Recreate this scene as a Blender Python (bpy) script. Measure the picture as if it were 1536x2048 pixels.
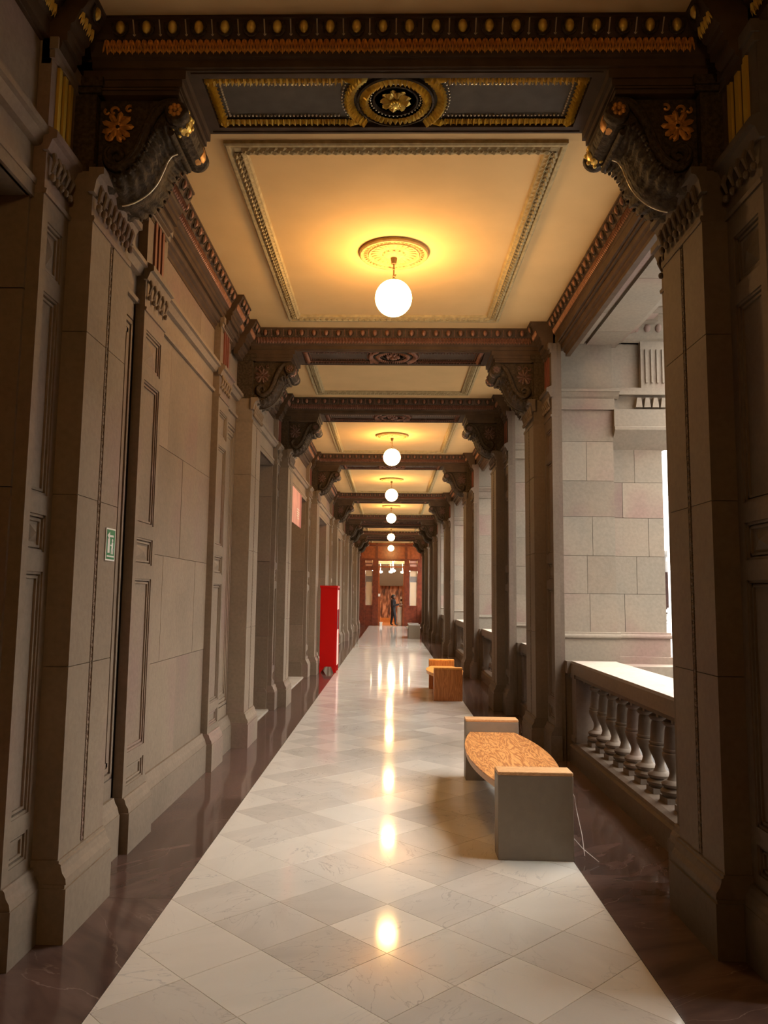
import bpy, bmesh, math, random
from math import sin, cos, pi, radians as R
from mathutils import Vector, Matrix
for o in list(bpy.data.objects): bpy.data.objects.remove(o, do_unlink=True)
scn = bpy.context.scene
COL = scn.collection
random.seed(7)

# ------------------------------------------------------------------ camera
H = 1.55
F, CX, ROLL, YAW, PITCH = 1540.0, 745.0, .0128, .024620779557521826, .10835668061976021
cam_d = bpy.data.cameras.new('camera'); cam = bpy.data.objects.new('camera', cam_d); COL.objects.link(cam)
fw = Vector((-sin(YAW)*cos(PITCH), cos(YAW)*cos(PITCH), sin(PITCH)))
rt = Vector((cos(YAW), sin(YAW), 0)); up = rt.cross(fw)
rt, up = cos(ROLL)*rt + sin(ROLL)*up, -sin(ROLL)*rt + cos(ROLL)*up
M = Matrix((rt, up, -fw)).transposed().to_4x4(); M.translation = Vector((0, 0, H))
cam.matrix_world = M
cam_d.sensor_fit = 'HORIZONTAL'; cam_d.sensor_width = 36; cam_d.lens = 36*F/1536
cam_d.shift_x = (768-CX)/1536; cam_d.clip_start = .02; cam_d.clip_end = 300
scn.camera = cam

# ------------------------------------------------------------------ world, exposure
w = bpy.data.worlds.new('overcast_sky'); scn.world = w; w.use_nodes = True
wn = w.node_tree.nodes; bg = wn['Background']
bg.inputs[0].default_value = (1, .965, .91, 1); bg.inputs[1].default_value = 6.2
scn.view_settings.view_transform = 'Standard'; scn.view_settings.look = 'None'
scn.view_settings.gamma = 1; scn.view_settings.use_curve_mapping = False
scn.view_settings.exposure = 1.12
LAMP = 32.0        # radiance of the lit globes
scn.cycles.max_bounces = 8; scn.cycles.diffuse_bounces = 5; scn.cycles.glossy_bounces = 4
scn.cycles.caustics_reflective = False; scn.cycles.caustics_refractive = False

# ------------------------------------------------------------------ materials
def new_mat(name):
    m = bpy.data.materials.new(name); m.use_nodes = True
    n = m.node_tree.nodes; l = m.node_tree.links
    return m, n, l, n['Principled BSDF']
def N(n, t, **k):
    x = n.new(t)
    for a, b in k.items():
        if a.startswith('i_'): x.inputs[a[2:].replace('_', ' ')].default_value = b
        else: setattr(x, a, b)
    return x
def ramp(n, stops):
    r = n.new('ShaderNodeValToRGB'); e = r.color_ramp.elements
    e[0].position, e[0].color = stops[0][0], (*stops[0][1], 1)
    e[1].position, e[1].color = stops[-1][0], (*stops[-1][1], 1)
    for p, c in stops[1:-1]:
        q = e.new(p); q.color = (*c, 1)
    return r
def plain(name, col, rough=.6, metal=0, spec=.5, noise=0, scale=20, bump=0):
    m, n, l, b = new_mat(name)
    b.inputs['Roughness'].default_value = rough; b.inputs['Metallic'].default_value = metal
    b.inputs['Specular IOR Level'].default_value = spec
    b.inputs['Base Color'].default_value = (*col, 1)
    g = N(n, 'ShaderNodeNewGeometry')
    t = N(n, 'ShaderNodeTexNoise', i_Scale=scale, i_Detail=4.0)
    l.new(g.outputs['Position'], t.inputs['Vector'])
    if noise:
        r = ramp(n, [(.3, tuple(c*(1-noise) for c in col)), (.7, tuple(min(1, c*(1+noise)) for c in col))])
        l.new(t.outputs['Fac'], r.inputs[0]); l.new(r.outputs[0], b.inputs['Base Color'])
    if bump:
        u = N(n, 'ShaderNodeBump', i_Strength=bump, i_Distance=.01)
        l.new(t.outputs['Fac'], u.inputs['Height']); l.new(u.outputs[0], b.inputs['Normal'])
    return m
def stone(name, a, bcol, pink, rough=.75):
    m, n, l, b = new_mat(name)
    b.inputs['Roughness'].default_value = rough; b.inputs['Specular IOR Level'].default_value = .25
    g = N(n, 'ShaderNodeNewGeometry'); oi = N(n, 'ShaderNodeObjectInfo')
    add = N(n, 'ShaderNodeVectorMath', operation='ADD')
    cmb = N(n, 'ShaderNodeCombineXYZ')
    mul = N(n, 'ShaderNodeMath', operation='MULTIPLY'); mul.inputs[1].default_value = 7.0
    l.new(oi.outputs['Random'], mul.inputs[0]); l.new(mul.outputs[0], cmb.inputs[1])
    l.new(g.outputs['Position'], add.inputs[0]); l.new(cmb.outputs[0], add.inputs[1])
    t1 = N(n, 'ShaderNodeTexNoise', i_Scale=1.1, i_Detail=3.0); l.new(add.outputs[0], t1.inputs['Vector'])
    t2 = N(n, 'ShaderNodeTexNoise', i_Scale=34.0, i_Detail=6.0); l.new(add.outputs[0], t2.inputs['Vector'])
    r1 = ramp(n, [(.35, a), (.52, bcol), (.68, pink)]); l.new(t1.outputs['Fac'], r1.inputs[0])
    r2 = ramp(n, [(.3, (.90, .90, .90)), (.65, (1.04, 1.04, 1.04))]); l.new(t2.outputs['Fac'], r2.inputs[0])
    mx = N(n, 'ShaderNodeMix', data_type='RGBA', blend_type='MULTIPLY'); mx.inputs[0].default_value = 1
    l.new(r1.outputs[0], mx.inputs[6]); l.new(r2.outputs[0], mx.inputs[7])
    hs = N(n, 'ShaderNodeHueSaturation')
    mr = N(n, 'ShaderNodeMapRange'); mr.inputs['To Min'].default_value = .88; mr.inputs['To Max'].default_value = 1.12
    l.new(oi.outputs['Random'], mr.inputs['Value']); l.new(mr.outputs[0], hs.inputs['Value'])
    l.new(mx.outputs[2], hs.inputs['Color']); l.new(hs.outputs[0], b.inputs['Base Color'])
    u = N(n, 'ShaderNodeBump', i_Strength=.35, i_Distance=.004)
    l.new(t2.outputs['Fac'], u.inputs['Height']); l.new(u.outputs[0], b.inputs['Normal'])
    return m
def marble(name, lo, hi, vein, rough, vs=2.2, vw=.03, patch=1.5, spec=.5, vary=.12):
    m, n, l, b = new_mat(name)
    b.inputs['Roughness'].default_value = rough; b.inputs['Specular IOR Level'].default_value = spec
    g = N(n, 'ShaderNodeNewGeometry'); oi = N(n, 'ShaderNodeObjectInfo')
    mul = N(n, 'ShaderNodeMath', operation='MULTIPLY'); mul.inputs[1].default_value = 37.0
    l.new(oi.outputs['Random'], mul.inputs[0])
    rot = N(n, 'ShaderNodeVectorRotate', rotation_type='Z_AXIS'); l.new(g.outputs['Position'], rot.inputs['Vector'])
    l.new(mul.outputs[0], rot.inputs['Angle'])
    mp = N(n, 'ShaderNodeMapping'); mp.inputs['Scale'].default_value = (1, 2.6, 1); l.new(rot.outputs[0], mp.inputs['Vector'])
    t1 = N(n, 'ShaderNodeTexNoise', i_Scale=patch, i_Detail=5.0, i_Distortion=.6); l.new(mp.outputs[0], t1.inputs['Vector'])
    r1 = ramp(n, [(.35, lo), (.65, hi)]); l.new(t1.outputs['Fac'], r1.inputs[0])
    t2 = N(n, 'ShaderNodeTexNoise', i_Scale=vs, i_Detail=7.0, i_Distortion=.9); l.new(mp.outputs[0], t2.inputs['Vector'])
    r2 = ramp(n, [(.5-vw, (0, 0, 0)), (.5, (1, 1, 1)), (.5+vw, (0, 0, 0))]); l.new(t2.outputs['Fac'], r2.inputs[0])
    t3 = N(n, 'ShaderNodeTexNoise', i_Scale=2.0); l.new(g.outputs['Position'], t3.inputs['Vector'])
    r3 = ramp(n, [(.4, (0, 0, 0)), (.62, (1, 1, 1))]); l.new(t3.outputs['Fac'], r3.inputs[0])
    mm = N(n, 'ShaderNodeMath', operation='MULTIPLY'); l.new(r2.outputs[0], mm.inputs[0]); l.new(r3.outputs[0], mm.inputs[1])
    mx = N(n, 'ShaderNodeMix', data_type='RGBA'); l.new(mm.outputs[0], mx.inputs[0])
    l.new(r1.outputs[0], mx.inputs[6]); mx.inputs[7].default_value = (*vein, 1)
    hs = N(n, 'ShaderNodeHueSaturation'); mr = N(n, 'ShaderNodeMapRange')
    mr.inputs['To Min'].default_value = 1-vary; mr.inputs['To Max'].default_value = 1+vary
    l.new(oi.outputs['Random'], mr.inputs['Value']); l.new(mr.outputs[0], hs.inputs['Value'])
    l.new(mx.outputs[2], hs.inputs['Color']); l.new(hs.outputs[0], b.inputs['Base Color'])
    return m
def wood(name, dark, light, rough=.4, scale=(1, 8, 8), ws=3.0, dist=3.0):
    m, n, l, b = new_mat(name)
    b.inputs['Roughness'].default_value = rough
    tc = N(n, 'ShaderNodeTexCoord'); mp = N(n, 'ShaderNodeMapping'); mp.inputs['Scale'].default_value = scale
    l.new(tc.outputs['Object'], mp.inputs['Vector'])
    t = N(n, 'ShaderNodeTexNoise', i_Scale=ws, i_Detail=6.0, i_Distortion=dist); l.new(mp.outputs[0], t.inputs['Vector'])
    mt = N(n, 'ShaderNodeMath', operation='MULTIPLY'); mt.inputs[1].default_value = 9.0; l.new(t.outputs['Fac'], mt.inputs[0])
    fr = N(n, 'ShaderNodeMath', operation='PINGPONG'); fr.inputs[1].default_value = .5; l.new(mt.outputs[0], fr.inputs[0])
    r = ramp(n, [(.08, dark), (.45, light)]); l.new(fr.outputs[0], r.inputs[0])
    l.new(r.outputs[0], b.inputs['Base Color'])
    return m
def emit(name, col, s):
    m, n, l, b = new_mat(name)
    b.inputs['Base Color'].default_value = (*col, 1)
    b.inputs['Emission Color'].default_value = (*col, 1); b.inputs['Emission Strength'].default_value = s
    return m

STONE = stone('gallery_stone', (.215, .168, .122), (.25, .195, .142), (.245, .172, .138))
STONE_OUT = stone('court_stone', (.215, .185, .145), (.245, .20, .152), (.23, .155, .128))
STONE_SHADE = stone('shaded_gallery_stone', (.125, .096, .072), (.15, .115, .086), (.14, .10, .08))  # gallery stone darkened: shade of the arcade side put into the colour
STONE_DAYLIT = stone('daylit_rail_stone', (.42, .37, .30), (.46, .40, .33), (.42, .35, .30))  # paler stone: daylight on the handrail top put into the colour
DARK_STONE = stone('dark_ledge_stone', (.05, .04, .032), (.06, .048, .038), (.05, .04, .035))  # very dark stone tone for the outer ledge and kerb
STONE_PALE = stone('far_court_stone', (.55, .54, .53), (.58, .57, .56), (.52, .51, .50))
MORTAR = plain('mortar', (.10, .08, .07), .9)
BEAMM = plain('dark_painted_plaster', (.080, .050, .030), .6, spec=.2, noise=.2, scale=9)
BRONZE = plain('bronze_paint', (.060, .041, .024), .68, spec=.18, noise=.45, scale=45, bump=.8)
GOLD = plain('gilding', (1.0, .62, .14), .30, metal=.45, noise=.25, scale=40)
GOLDD = plain('old_gilding', (.60, .29, .07), .45, metal=.4, noise=.3, scale=40)
COPPER = plain('copper_paint', (.25, .115, .070), .45, metal=.25, noise=.25, scale=30)
SLATE = plain('slate_brown_paint', (.105, .085, .062), .6, spec=.2, noise=.15, scale=12)
REDGOLD = plain('reddish_gilding', (.92, .42, .10), .34, metal=.5, noise=.35, scale=60)
REDP = plain('red_brown_paint', (.19, .060, .04), .5)
OXB = plain('oxblood_bronze', (.11, .055, .038), .5)
YELLOWP = plain('yellow_paint', (.55, .36, .05), .5)
CEIL = plain('cream_ceiling_plaster', (.66, .445, .205), .85, spec=.2, noise=.04, scale=3)
CEILM = plain('ochre_plaster_moulding', (.42, .325, .165), .8, spec=.2, noise=.2, scale=24)
ROSE = plain('rose_plaster', (.38, .27, .11), .75, spec=.2, noise=.2, scale=30)
TILE = marble('white_marble', (.66, .62, .555), (.73, .69, .62), (.46, .43, .39), .075, vs=3.6, vw=.010, vary=.05, spec=.4)
TILEW = marble('bright_marble', (.76, .72, .64), (.80, .76, .68), (.55, .53, .50), .075, vs=2.0, vw=.006, vary=.04, spec=.4)
TILEG = marble('grey_marble', (.61, .57, .505), (.68, .635, .565), (.45, .42, .38), .075, vs=4.0, vw=.012, vary=.05, spec=.4)
DARKM = marble('brown_marble', (.085, .053, .042), (.14, .088, .072), (.25, .18, .15), .08, vs=.8, vw=.003, spec=.4, patch=2.6, vary=.15)
GROUT = plain('grout', (.30, .28, .25), .7)
SILLM = marble('cream_sill_marble', (.62, .56, .46), (.72, .66, .56), (.5, .45, .38), .25)
GREYP = plain('grey_laminate', (.25, .205, .155), .5, noise=.05)
SEATW = wood('grained_oak', (.36, .13, .035), (.68, .32, .10), .38, (8, 1.1, 2), 2.0, .5)
EDGEW = wood('pale_edge_wood', (.55, .29, .12), (.72, .42, .20), .4)
ORANGEW = wood('orange_wood', (.40, .14, .03), (.58, .23, .06), .35, (9, 9, .8), 2.0, .6)
ORANGES = wood('bright_orange_wood', (.72, .28, .05), (.86, .40, .09), .35, (2, 2, 1), 1.5, .6)
REDC = plain('red_lacquer', (.50, .002, .002), .35, spec=.3)
PINKC = plain('pale_pink_panel', (.75, .45, .40), .5)
DARKR = plain('dark_red_panel', (.12, .01, .012), .4)
WHITEP = plain('white_print', (.8, .8, .78), .5)
GREENP = plain('green_print', (.0, .20, .06), .4)
PINKB = plain('pink_banner_cloth', (.74, .40, .37), .8, noise=.15, scale=3)
ROSEB = plain('rose_banner_cloth', (.42, .16, .17), .8)
MAHOG = plain('mahogany', (.15, .030, .014), .32, noise=.3, scale=8)
MAHOGL = plain('red_brown_mahogany', (.30, .078, .026), .32, noise=.25, scale=8)
CURT = plain('cream_curtain', (.62, .44, .22), .9)
DOORW = plain('dark_door_wood', (.07, .028, .020), .5, noise=.3, scale=6)
FLOORO = plain('orange_wood_floor', (.50, .20, .06), .3, noise=.2, scale=6)
BLACK = plain('black_cloth', (.012, .012, .016), .7)
SKIN = plain('brown_skin', (.22, .11, .07), .6)
HAIR = plain('black_hair', (.008, .007, .007), .5)
BRASS = plain('aged_brass', (.16, .10, .045), .45, metal=.6)
GLOBE = emit('lit_opal_glass', (1.0, .56, .19), LAMP)
ROOML = emit('lit_ceiling_disc', (1, .78, .5), 30)
DARKC = plain('dark_brown_cloth', (.05, .03, .02), .8)  # dark brown for pane, pelmet, valance and rack print
SILVER = plain('silver_gilt', (.92, .80, .58), .25, metal=.4)
def glassmat():
    m, n, l, b = new_mat('clear_glass')
    b.inputs['Base Color'].default_value = (1, 1, 1, 1); b.inputs['Roughness'].default_value = .02
    b.inputs['Alpha'].default_value = .12
    return m
GLASS = glassmat()
def muralmat():
    m, n, l, b = new_mat('rust_mural')
    g = N(n, 'ShaderNodeNewGeometry'); mp = N(n, 'ShaderNodeMapping')
    mp.inputs['Rotation'].default_value = (0, R(28), 0); mp.inputs['Scale'].default_value = (5, 1, 1.2)
    l.new(g.outputs['Position'], mp.inputs['Vector'])
    t = N(n, 'ShaderNodeTexNoise', i_Scale=1.6, i_Detail=5.0); l.new(mp.outputs[0], t.inputs['Vector'])
    r = ramp(n, [(.38, (.06, .02, .012)), (.5, (.25, .10, .055)), (.62, (.55, .30, .20))])
    l.new(t.outputs['Fac'], r.inputs[0]); l.new(r.outputs[0], b.inputs['Base Color'])
    return m
MURAL = muralmat()

# ------------------------------------------------------------------ mesh helpers
class MB:
    def __init__(s, T=None): s.v = []; s.f = []; s.T = T
    def add(s, vs, fs):
        k = len(s.v)
        s.v += [tuple(s.T(p)) if s.T else tuple(p) for p in vs]
        s.f += [tuple(i+k for i in f) for f in fs]; return s
    def box(s, x0, x1, y0, y1, z0, z1):
        return s.add([(x0, y0, z0), (x1, y0, z0), (x1, y1, z0), (x0, y1, z0), (x0, y0, z1), (x1, y0, z1), (x1, y1, z1), (x0, y1, z1)],
                     [(0, 3, 2, 1), (4, 5, 6, 7), (0, 1, 5, 4), (1, 2, 6, 5), (2, 3, 7, 6), (3, 0, 4, 7)])
    def prism(s, poly, f, a, b):      # poly 2D, f(p,q,t)->xyz
        n = len(poly)
        vs = [f(p, q, a) for p, q in poly] + [f(p, q, b) for p, q in poly]
        return s.add(vs, [tuple(range(n)), tuple(range(2*n-1, n-1, -1))] + [(i, (i+1) % n, n+(i+1) % n, n+i) for i in range(n)])
    def lathe(s, prof, c=(0, 0, 0), n=16, axis='z'):
        vs = []; m = len(prof)
        for r, h in prof:
            for k in range(n):
                a = 2*pi*k/n
                p = (r*cos(a), r*sin(a), h)
                if axis == 'y': p = (p[0], h, p[1])
                if axis == 'x': p = (h, p[0], p[1])
                vs.append((c[0]+p[0], c[1]+p[1], c[2]+p[2]))
        fs = [(i*n+k, i*n+(k+1) % n, (i+1)*n+(k+1) % n, (i+1)*n+k) for i in range(m-1) for k in range(n)]
        fs += [tuple(range(n-1, -1, -1)), tuple((m-1)*n+k for k in range(n))]
        return s.add(vs, fs)
    def ell(s, c, r, nu=10, nv=6):
        prof = [(max(1e-4, sin(pi*i/nv)), -cos(pi*i/nv)) for i in range(nv+1)]
        vs = [(c[0]+r[0]*a*cos(2*pi*k/nu), c[1]+r[1]*a*sin(2*pi*k/nu), c[2]+r[2]*h) for a, h in prof for k in range(nu)]
        fs = [(i*nu+k, i*nu+(k+1) % nu, (i+1)*nu+(k+1) % nu, (i+1)*nu+k) for i in range(nv) for k in range(nu)]
        return s.add(vs, fs)
    def tube(s, pts, r, n=6):
        pts = [Vector(p) for p in pts]; vs = []; m = len(pts)
        for i, p in enumerate(pts):
            t = (pts[min(i+1, m-1)]-pts[max(i-1, 0)]).normalized()
            a = t.cross(Vector((0, 1, 0)));  a = a if a.length > .1 else t.cross(Vector((0, 0, 1)))
            a.normalize(); b = t.cross(a); rr = r[i] if isinstance(r, (list, tuple)) else r
            vs += [p+rr*(cos(2*pi*k/n)*a+sin(2*pi*k/n)*b) for k in range(n)]
        fs = [(i*n+k, i*n+(k+1) % n, (i+1)*n+(k+1) % n, (i+1)*n+k) for i in range(m-1) for k in range(n)]
        fs += [tuple(range(n)), tuple((m-1)*n+k for k in range(n))]
        return s.add(vs, fs)
    def leaf(s, p, a, d, o, wd, ln, th):   # p base centre, a width dir, d length dir, o out dir
        p, a, d, o = Vector(p), Vector(a), Vector(d), Vector(o)
        vs = [p-a*wd/2, p+a*wd/2, p+o*th*.5, p+d*ln*.8-a*wd*.48+o*th*.3, p+d*ln*.8+a*wd*.48+o*th*.3, p+d*ln*.6+o*th, p+d*ln+o*th*.4]
        return s.add(vs, [(0, 2, 5, 3), (2, 1, 4, 5), (3, 5, 6), (5, 4, 6)])
    def mesh(s, name, mat, smooth=None):
        me = bpy.data.meshes.new(name); me.from_pydata(s.v, [], s.f)
        bm = bmesh.new(); bm.from_mesh(me); bmesh.ops.recalc_face_normals(bm, faces=bm.faces); bm.to_mesh(me); bm.free()
        me.materials.append(mat)
        if smooth:
            me.polygons.foreach_set('use_smooth', [True]*len(me.polygons)); me.set_sharp_from_angle(angle=R(smooth))
        return me
    def build(s, name, mat, parent=None, smooth=None, **p):
        return link(name, s.mesh(name, mat, smooth), parent, **p)
def link(name, me, parent=None, loc=None, rotz=0, **p):
    o = bpy.data.objects.new(name, me); COL.objects.link(o)
    if parent: o.parent = parent
    if loc: o.location = loc
    if rotz: o.rotation_euler = (0, 0, rotz)
    for k, v in p.items(): o[k] = v
    return o
def thing(name, label, cat, loc=(0, 0, 0), rotz=0, group=None, kind=None):
    o = bpy.data.objects.new(name, None); COL.objects.link(o); o.empty_display_size = .1
    o.location = loc; o.rotation_euler = (0, 0, rotz); o['label'] = label; o['category'] = cat
    if group: o['group'] = group
    if kind: o['kind'] = kind
    return o
def copy_tree(src, loc=None, rotz=None, label=None, swap=None, top=True, par=None, skip=()):
    c = src.copy(); COL.objects.link(c)
    if par: c.parent = par
    if swap and c.data and c.data.materials and c.data.materials[0] in swap:
        c.material_slots[0].link = 'OBJECT'; c.material_slots[0].material = swap[c.data.materials[0]]
    if top:
        if loc is not None: c.location = loc
        if rotz is not None: c.rotation_euler = (0, 0, rotz)
        if label: c['label'] = label
    for ch in list(src.children):
        if ch.name.split('.')[0] in skip: continue
        copy_tree(ch, top=False, par=c, swap=swap, skip=skip)
    return c
def bev(o, wd=.006, seg=2):
    m = o.modifiers.new('edge', 'BEVEL'); m.width = wd; m.segments = seg; m.limit_method = 'ANGLE'; return o
def rnd(a, b): return a+(b-a)*random.random()

# ------------------------------------------------------------------ layout (metres; camera looks along +Y)
BEAMS = [3.835, 8.24, 11.12, 15.5, 21.35, 27.0, 29.4, 33.75, 36.55]
BACK = [-3.2, .985]
HW = .265                 # half width of beams and pilasters
ZS, ZC = 4.15, 4.36       # beam soffit, ceiling
END = 40.6
WX = 1.66                 # wall plane
ORD = ['first', 'second', 'third', 'fourth', 'fifth', 'sixth', 'seventh', 'eighth', 'ninth']

# ------------------------------------------------------------------ floor
floor = thing('floor', 'polished white marble floor with dark brown marble borders along both walls', 'floor', kind='structure')
MB().box(-1.66, 2.9, -6, END+.1, -.30, -.012).build('screed', GROUT, floor)
hx, hy, g = .275, .2695, .0011
def dia(pts, nm, mat):
    m = MB(); k = len(pts); cx = sum(p[0] for p in pts)/k; cy = sum(p[1] for p in pts)/k
    def sh(p, q):
        d = math.hypot(p[0]-cx, p[1]-cy); t = (d-q)/d
        return (cx+(p[0]-cx)*t, cy+(p[1]-cy)*t)
    a = [sh(p, g*1.6) for p in pts]; b = [sh(p, g*2.1) for p in pts]
    vs = [(*p, -.012) for p in a]+[(*p, -.0006) for p in a]+[(*p, 0) for p in b]
    fs = [tuple(range(2*k, 3*k))]+[(j*k+i, j*k+(i+1) % k, (j+1)*k+(i+1) % k, (j+1)*k+i) for j in (0, 1) for i in range(k)]
    m.add(vs, fs); return m
tile_shapes = {'d': [(-hx, 0), (0, -hy), (hx, 0), (0, hy)], 'l': [(0, -hy), (hx, 0), (0, hy)], 'r': [(0, -hy), (0, hy), (-hx, 0)]}
tile_me = {(k, m.name): dia(s, 'tile', m).mesh('tile', m) for k, s in tile_shapes.items() for m in (TILE, TILEW, TILEG)}
Y0 = 3.55-hy*8; far = MB(); cnt = 0
j = 0
while True:
    y = Y0+hy*j
    if y > END-.2: break
    for i in range(9):
        if (i+j) % 2 == 0: continue       # vertices of the lattice
        x = -1.1+hx*i; k = 'l' if i == 0 else 'r' if i == 8 else 'd'
        if k != 'd': mat = TILEW
        else: mat = random.choice([TILE, TILE, TILE, TILEG, TILEW])
        if y < 14.5 and cnt < 298:
            link('tile', tile_me[(k, mat.name)], floor, loc=(x, y, 0)); cnt += 1
        else:
            b = dia(tile_shapes[k], 't', mat); far.add([(p[0]+x, p[1]+y, p[2]) for p in b.v], b.f)
    j += 1
far.build('far_tiles', TILE, floor, kind='stuff')
MB().box(-1.1, 1.1, -6, Y0-hy, -.012, 0).build('near_paving', TILE, floor)
for sx, off in ((-1, 4.09), (1, 4.57)):
    y = off-1.95*5
    while y < END-.1:
        a, b = max(y, -6), min(y+1.95, END)
        xo = 1.62 if sx < 0 else 1.80
        MB().box(*sorted((sx*1.1022, sx*xo)), a+.001, b-.001, -.012, 0).build('border_slab', DARKM, floor)
        y += 1.95
MB().box(-1.1, 1.1, END-.2, END+.05, -.012, .0).build('end_paving', TILE, floor)

# ------------------------------------------------------------------ moulding profiles
def leafrow(mb, p0, p1, drop, out, pitch, wd, ln, th):
    p0, p1 = Vector(p0), Vector(p1); L = (p1-p0).length; n = max(1, int(L/pitch)); a = (p1-p0).normalized()
    d = Vector(drop)
    for i in range(n):
        P = p0+a*(i+.5)*L/n
        mb.leaf(P, a, d, out, wd*.44, ln, th)
        for sg in (-1, 1): mb.leaf(P+a*sg*wd*.22, a, d+a*sg*.30, out, wd*.34, ln*.84, th*.65)
def cornice_prof(p):      # (outward offset, z)
    return [(p-.05, 4.11), (p+.0, 4.11), (p, 4.155), (p+.012, 4.16), (p+.012, 4.195), (p+.022, 4.20), (p+.03, 4.205), (p+.055, 4.262), (p+.055, 4.268),
            (p+.066, 4.270), (p+.080, 4.29), (p+.098, 4.325), (p+.102, 4.342), (p+.115, 4.345), (p+.115, 4.365), (p-.05, 4.365)]
WALLP = [(-.115, 3.995), (-.07, 3.995), (-.07, 4.025), (-.05, 4.04), (-.05, 4.06), (-.03, 4.07), (-.022, 4.09), (-.022, 4.11)]
def egg_mesh(mat):
    m = MB(); m.ell((0, 0, 0), (.0235, .020, .034), 12, 8); return m.mesh('egg', mat, 60)
def cup_add(mb, P, a, o, fr=True):
    # horseshoe rim round an egg: P centre, a along, o outward (horizontal units)
    P, a, o = Vector(P), Vector(a), Vector(o); pts = []
    for k in range(9):
        t = -.35*pi+pi*1.7*k/8; pts.append(P+a*.038*sin(t-.5*pi)*1.0+Vector((0, 0, 1))*(-.040*sin(t)+.004)+o*(-.004-.006*cos(t)))
    pts = [P+a*(.037*cos(q))+Vector((0, 0, .042*sin(q)))+o*(.012*sin(q)) for q in [R(x) for x in range(-205, 26, 23)]]
    mb.tube([p+o*.012 for p in pts], .0065, 5)
def dart_add(mb, P, a, o):
    P, a, o = Vector(P), Vector(a), Vector(o); z = Vector((0, 0, 1))
    top = P+z*.034+o*.018; bot = P-z*.036-o*.016
    mb.tube([top, bot], .0036, 4)
    mb.tube([bot+z*.016+a*.014+o*.002, bot+o*.002, bot+z*.016-a*.014+o*.002], .0034, 4)
EGG = {m.name: egg_mesh(m) for m in (GOLD, COPPER)}
def egg_run(parent, p0, p1, out, mat, single=True, pitch=.129, dark=BRONZE, dmat=None):
    """egg and dart from p0 to p1 (z of egg centres), out = outward direction"""
    p0, p1, out = Vector(p0), Vector(p1), Vector(out); L = (p1-p0).length
    n = max(1, round(L/pitch)); a = (p1-p0).normalized(); cups = MB(); darts = MB(); eggs = MB()
    for i in range(n):
        P = p0+a*(i+.5)*L/n
        if single: link('egg', EGG[mat.name], parent, loc=P+out*.004)
        else: eggs.ell(P+out*.004, (.022 if abs(a.x) > .5 else .02, .022, .034), 8, 5)
        cup_add(cups, P, a, out)
        if i: dart_add(darts, p0+a*i*L/n, a, out)
    cups.build('egg_rims', dark, parent, kind='stuff')
    if n > 1: darts.build('darts', dmat or mat, parent, kind='stuff')
    if not single: eggs.build('eggs', mat, parent, 60, kind='stuff')

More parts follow.
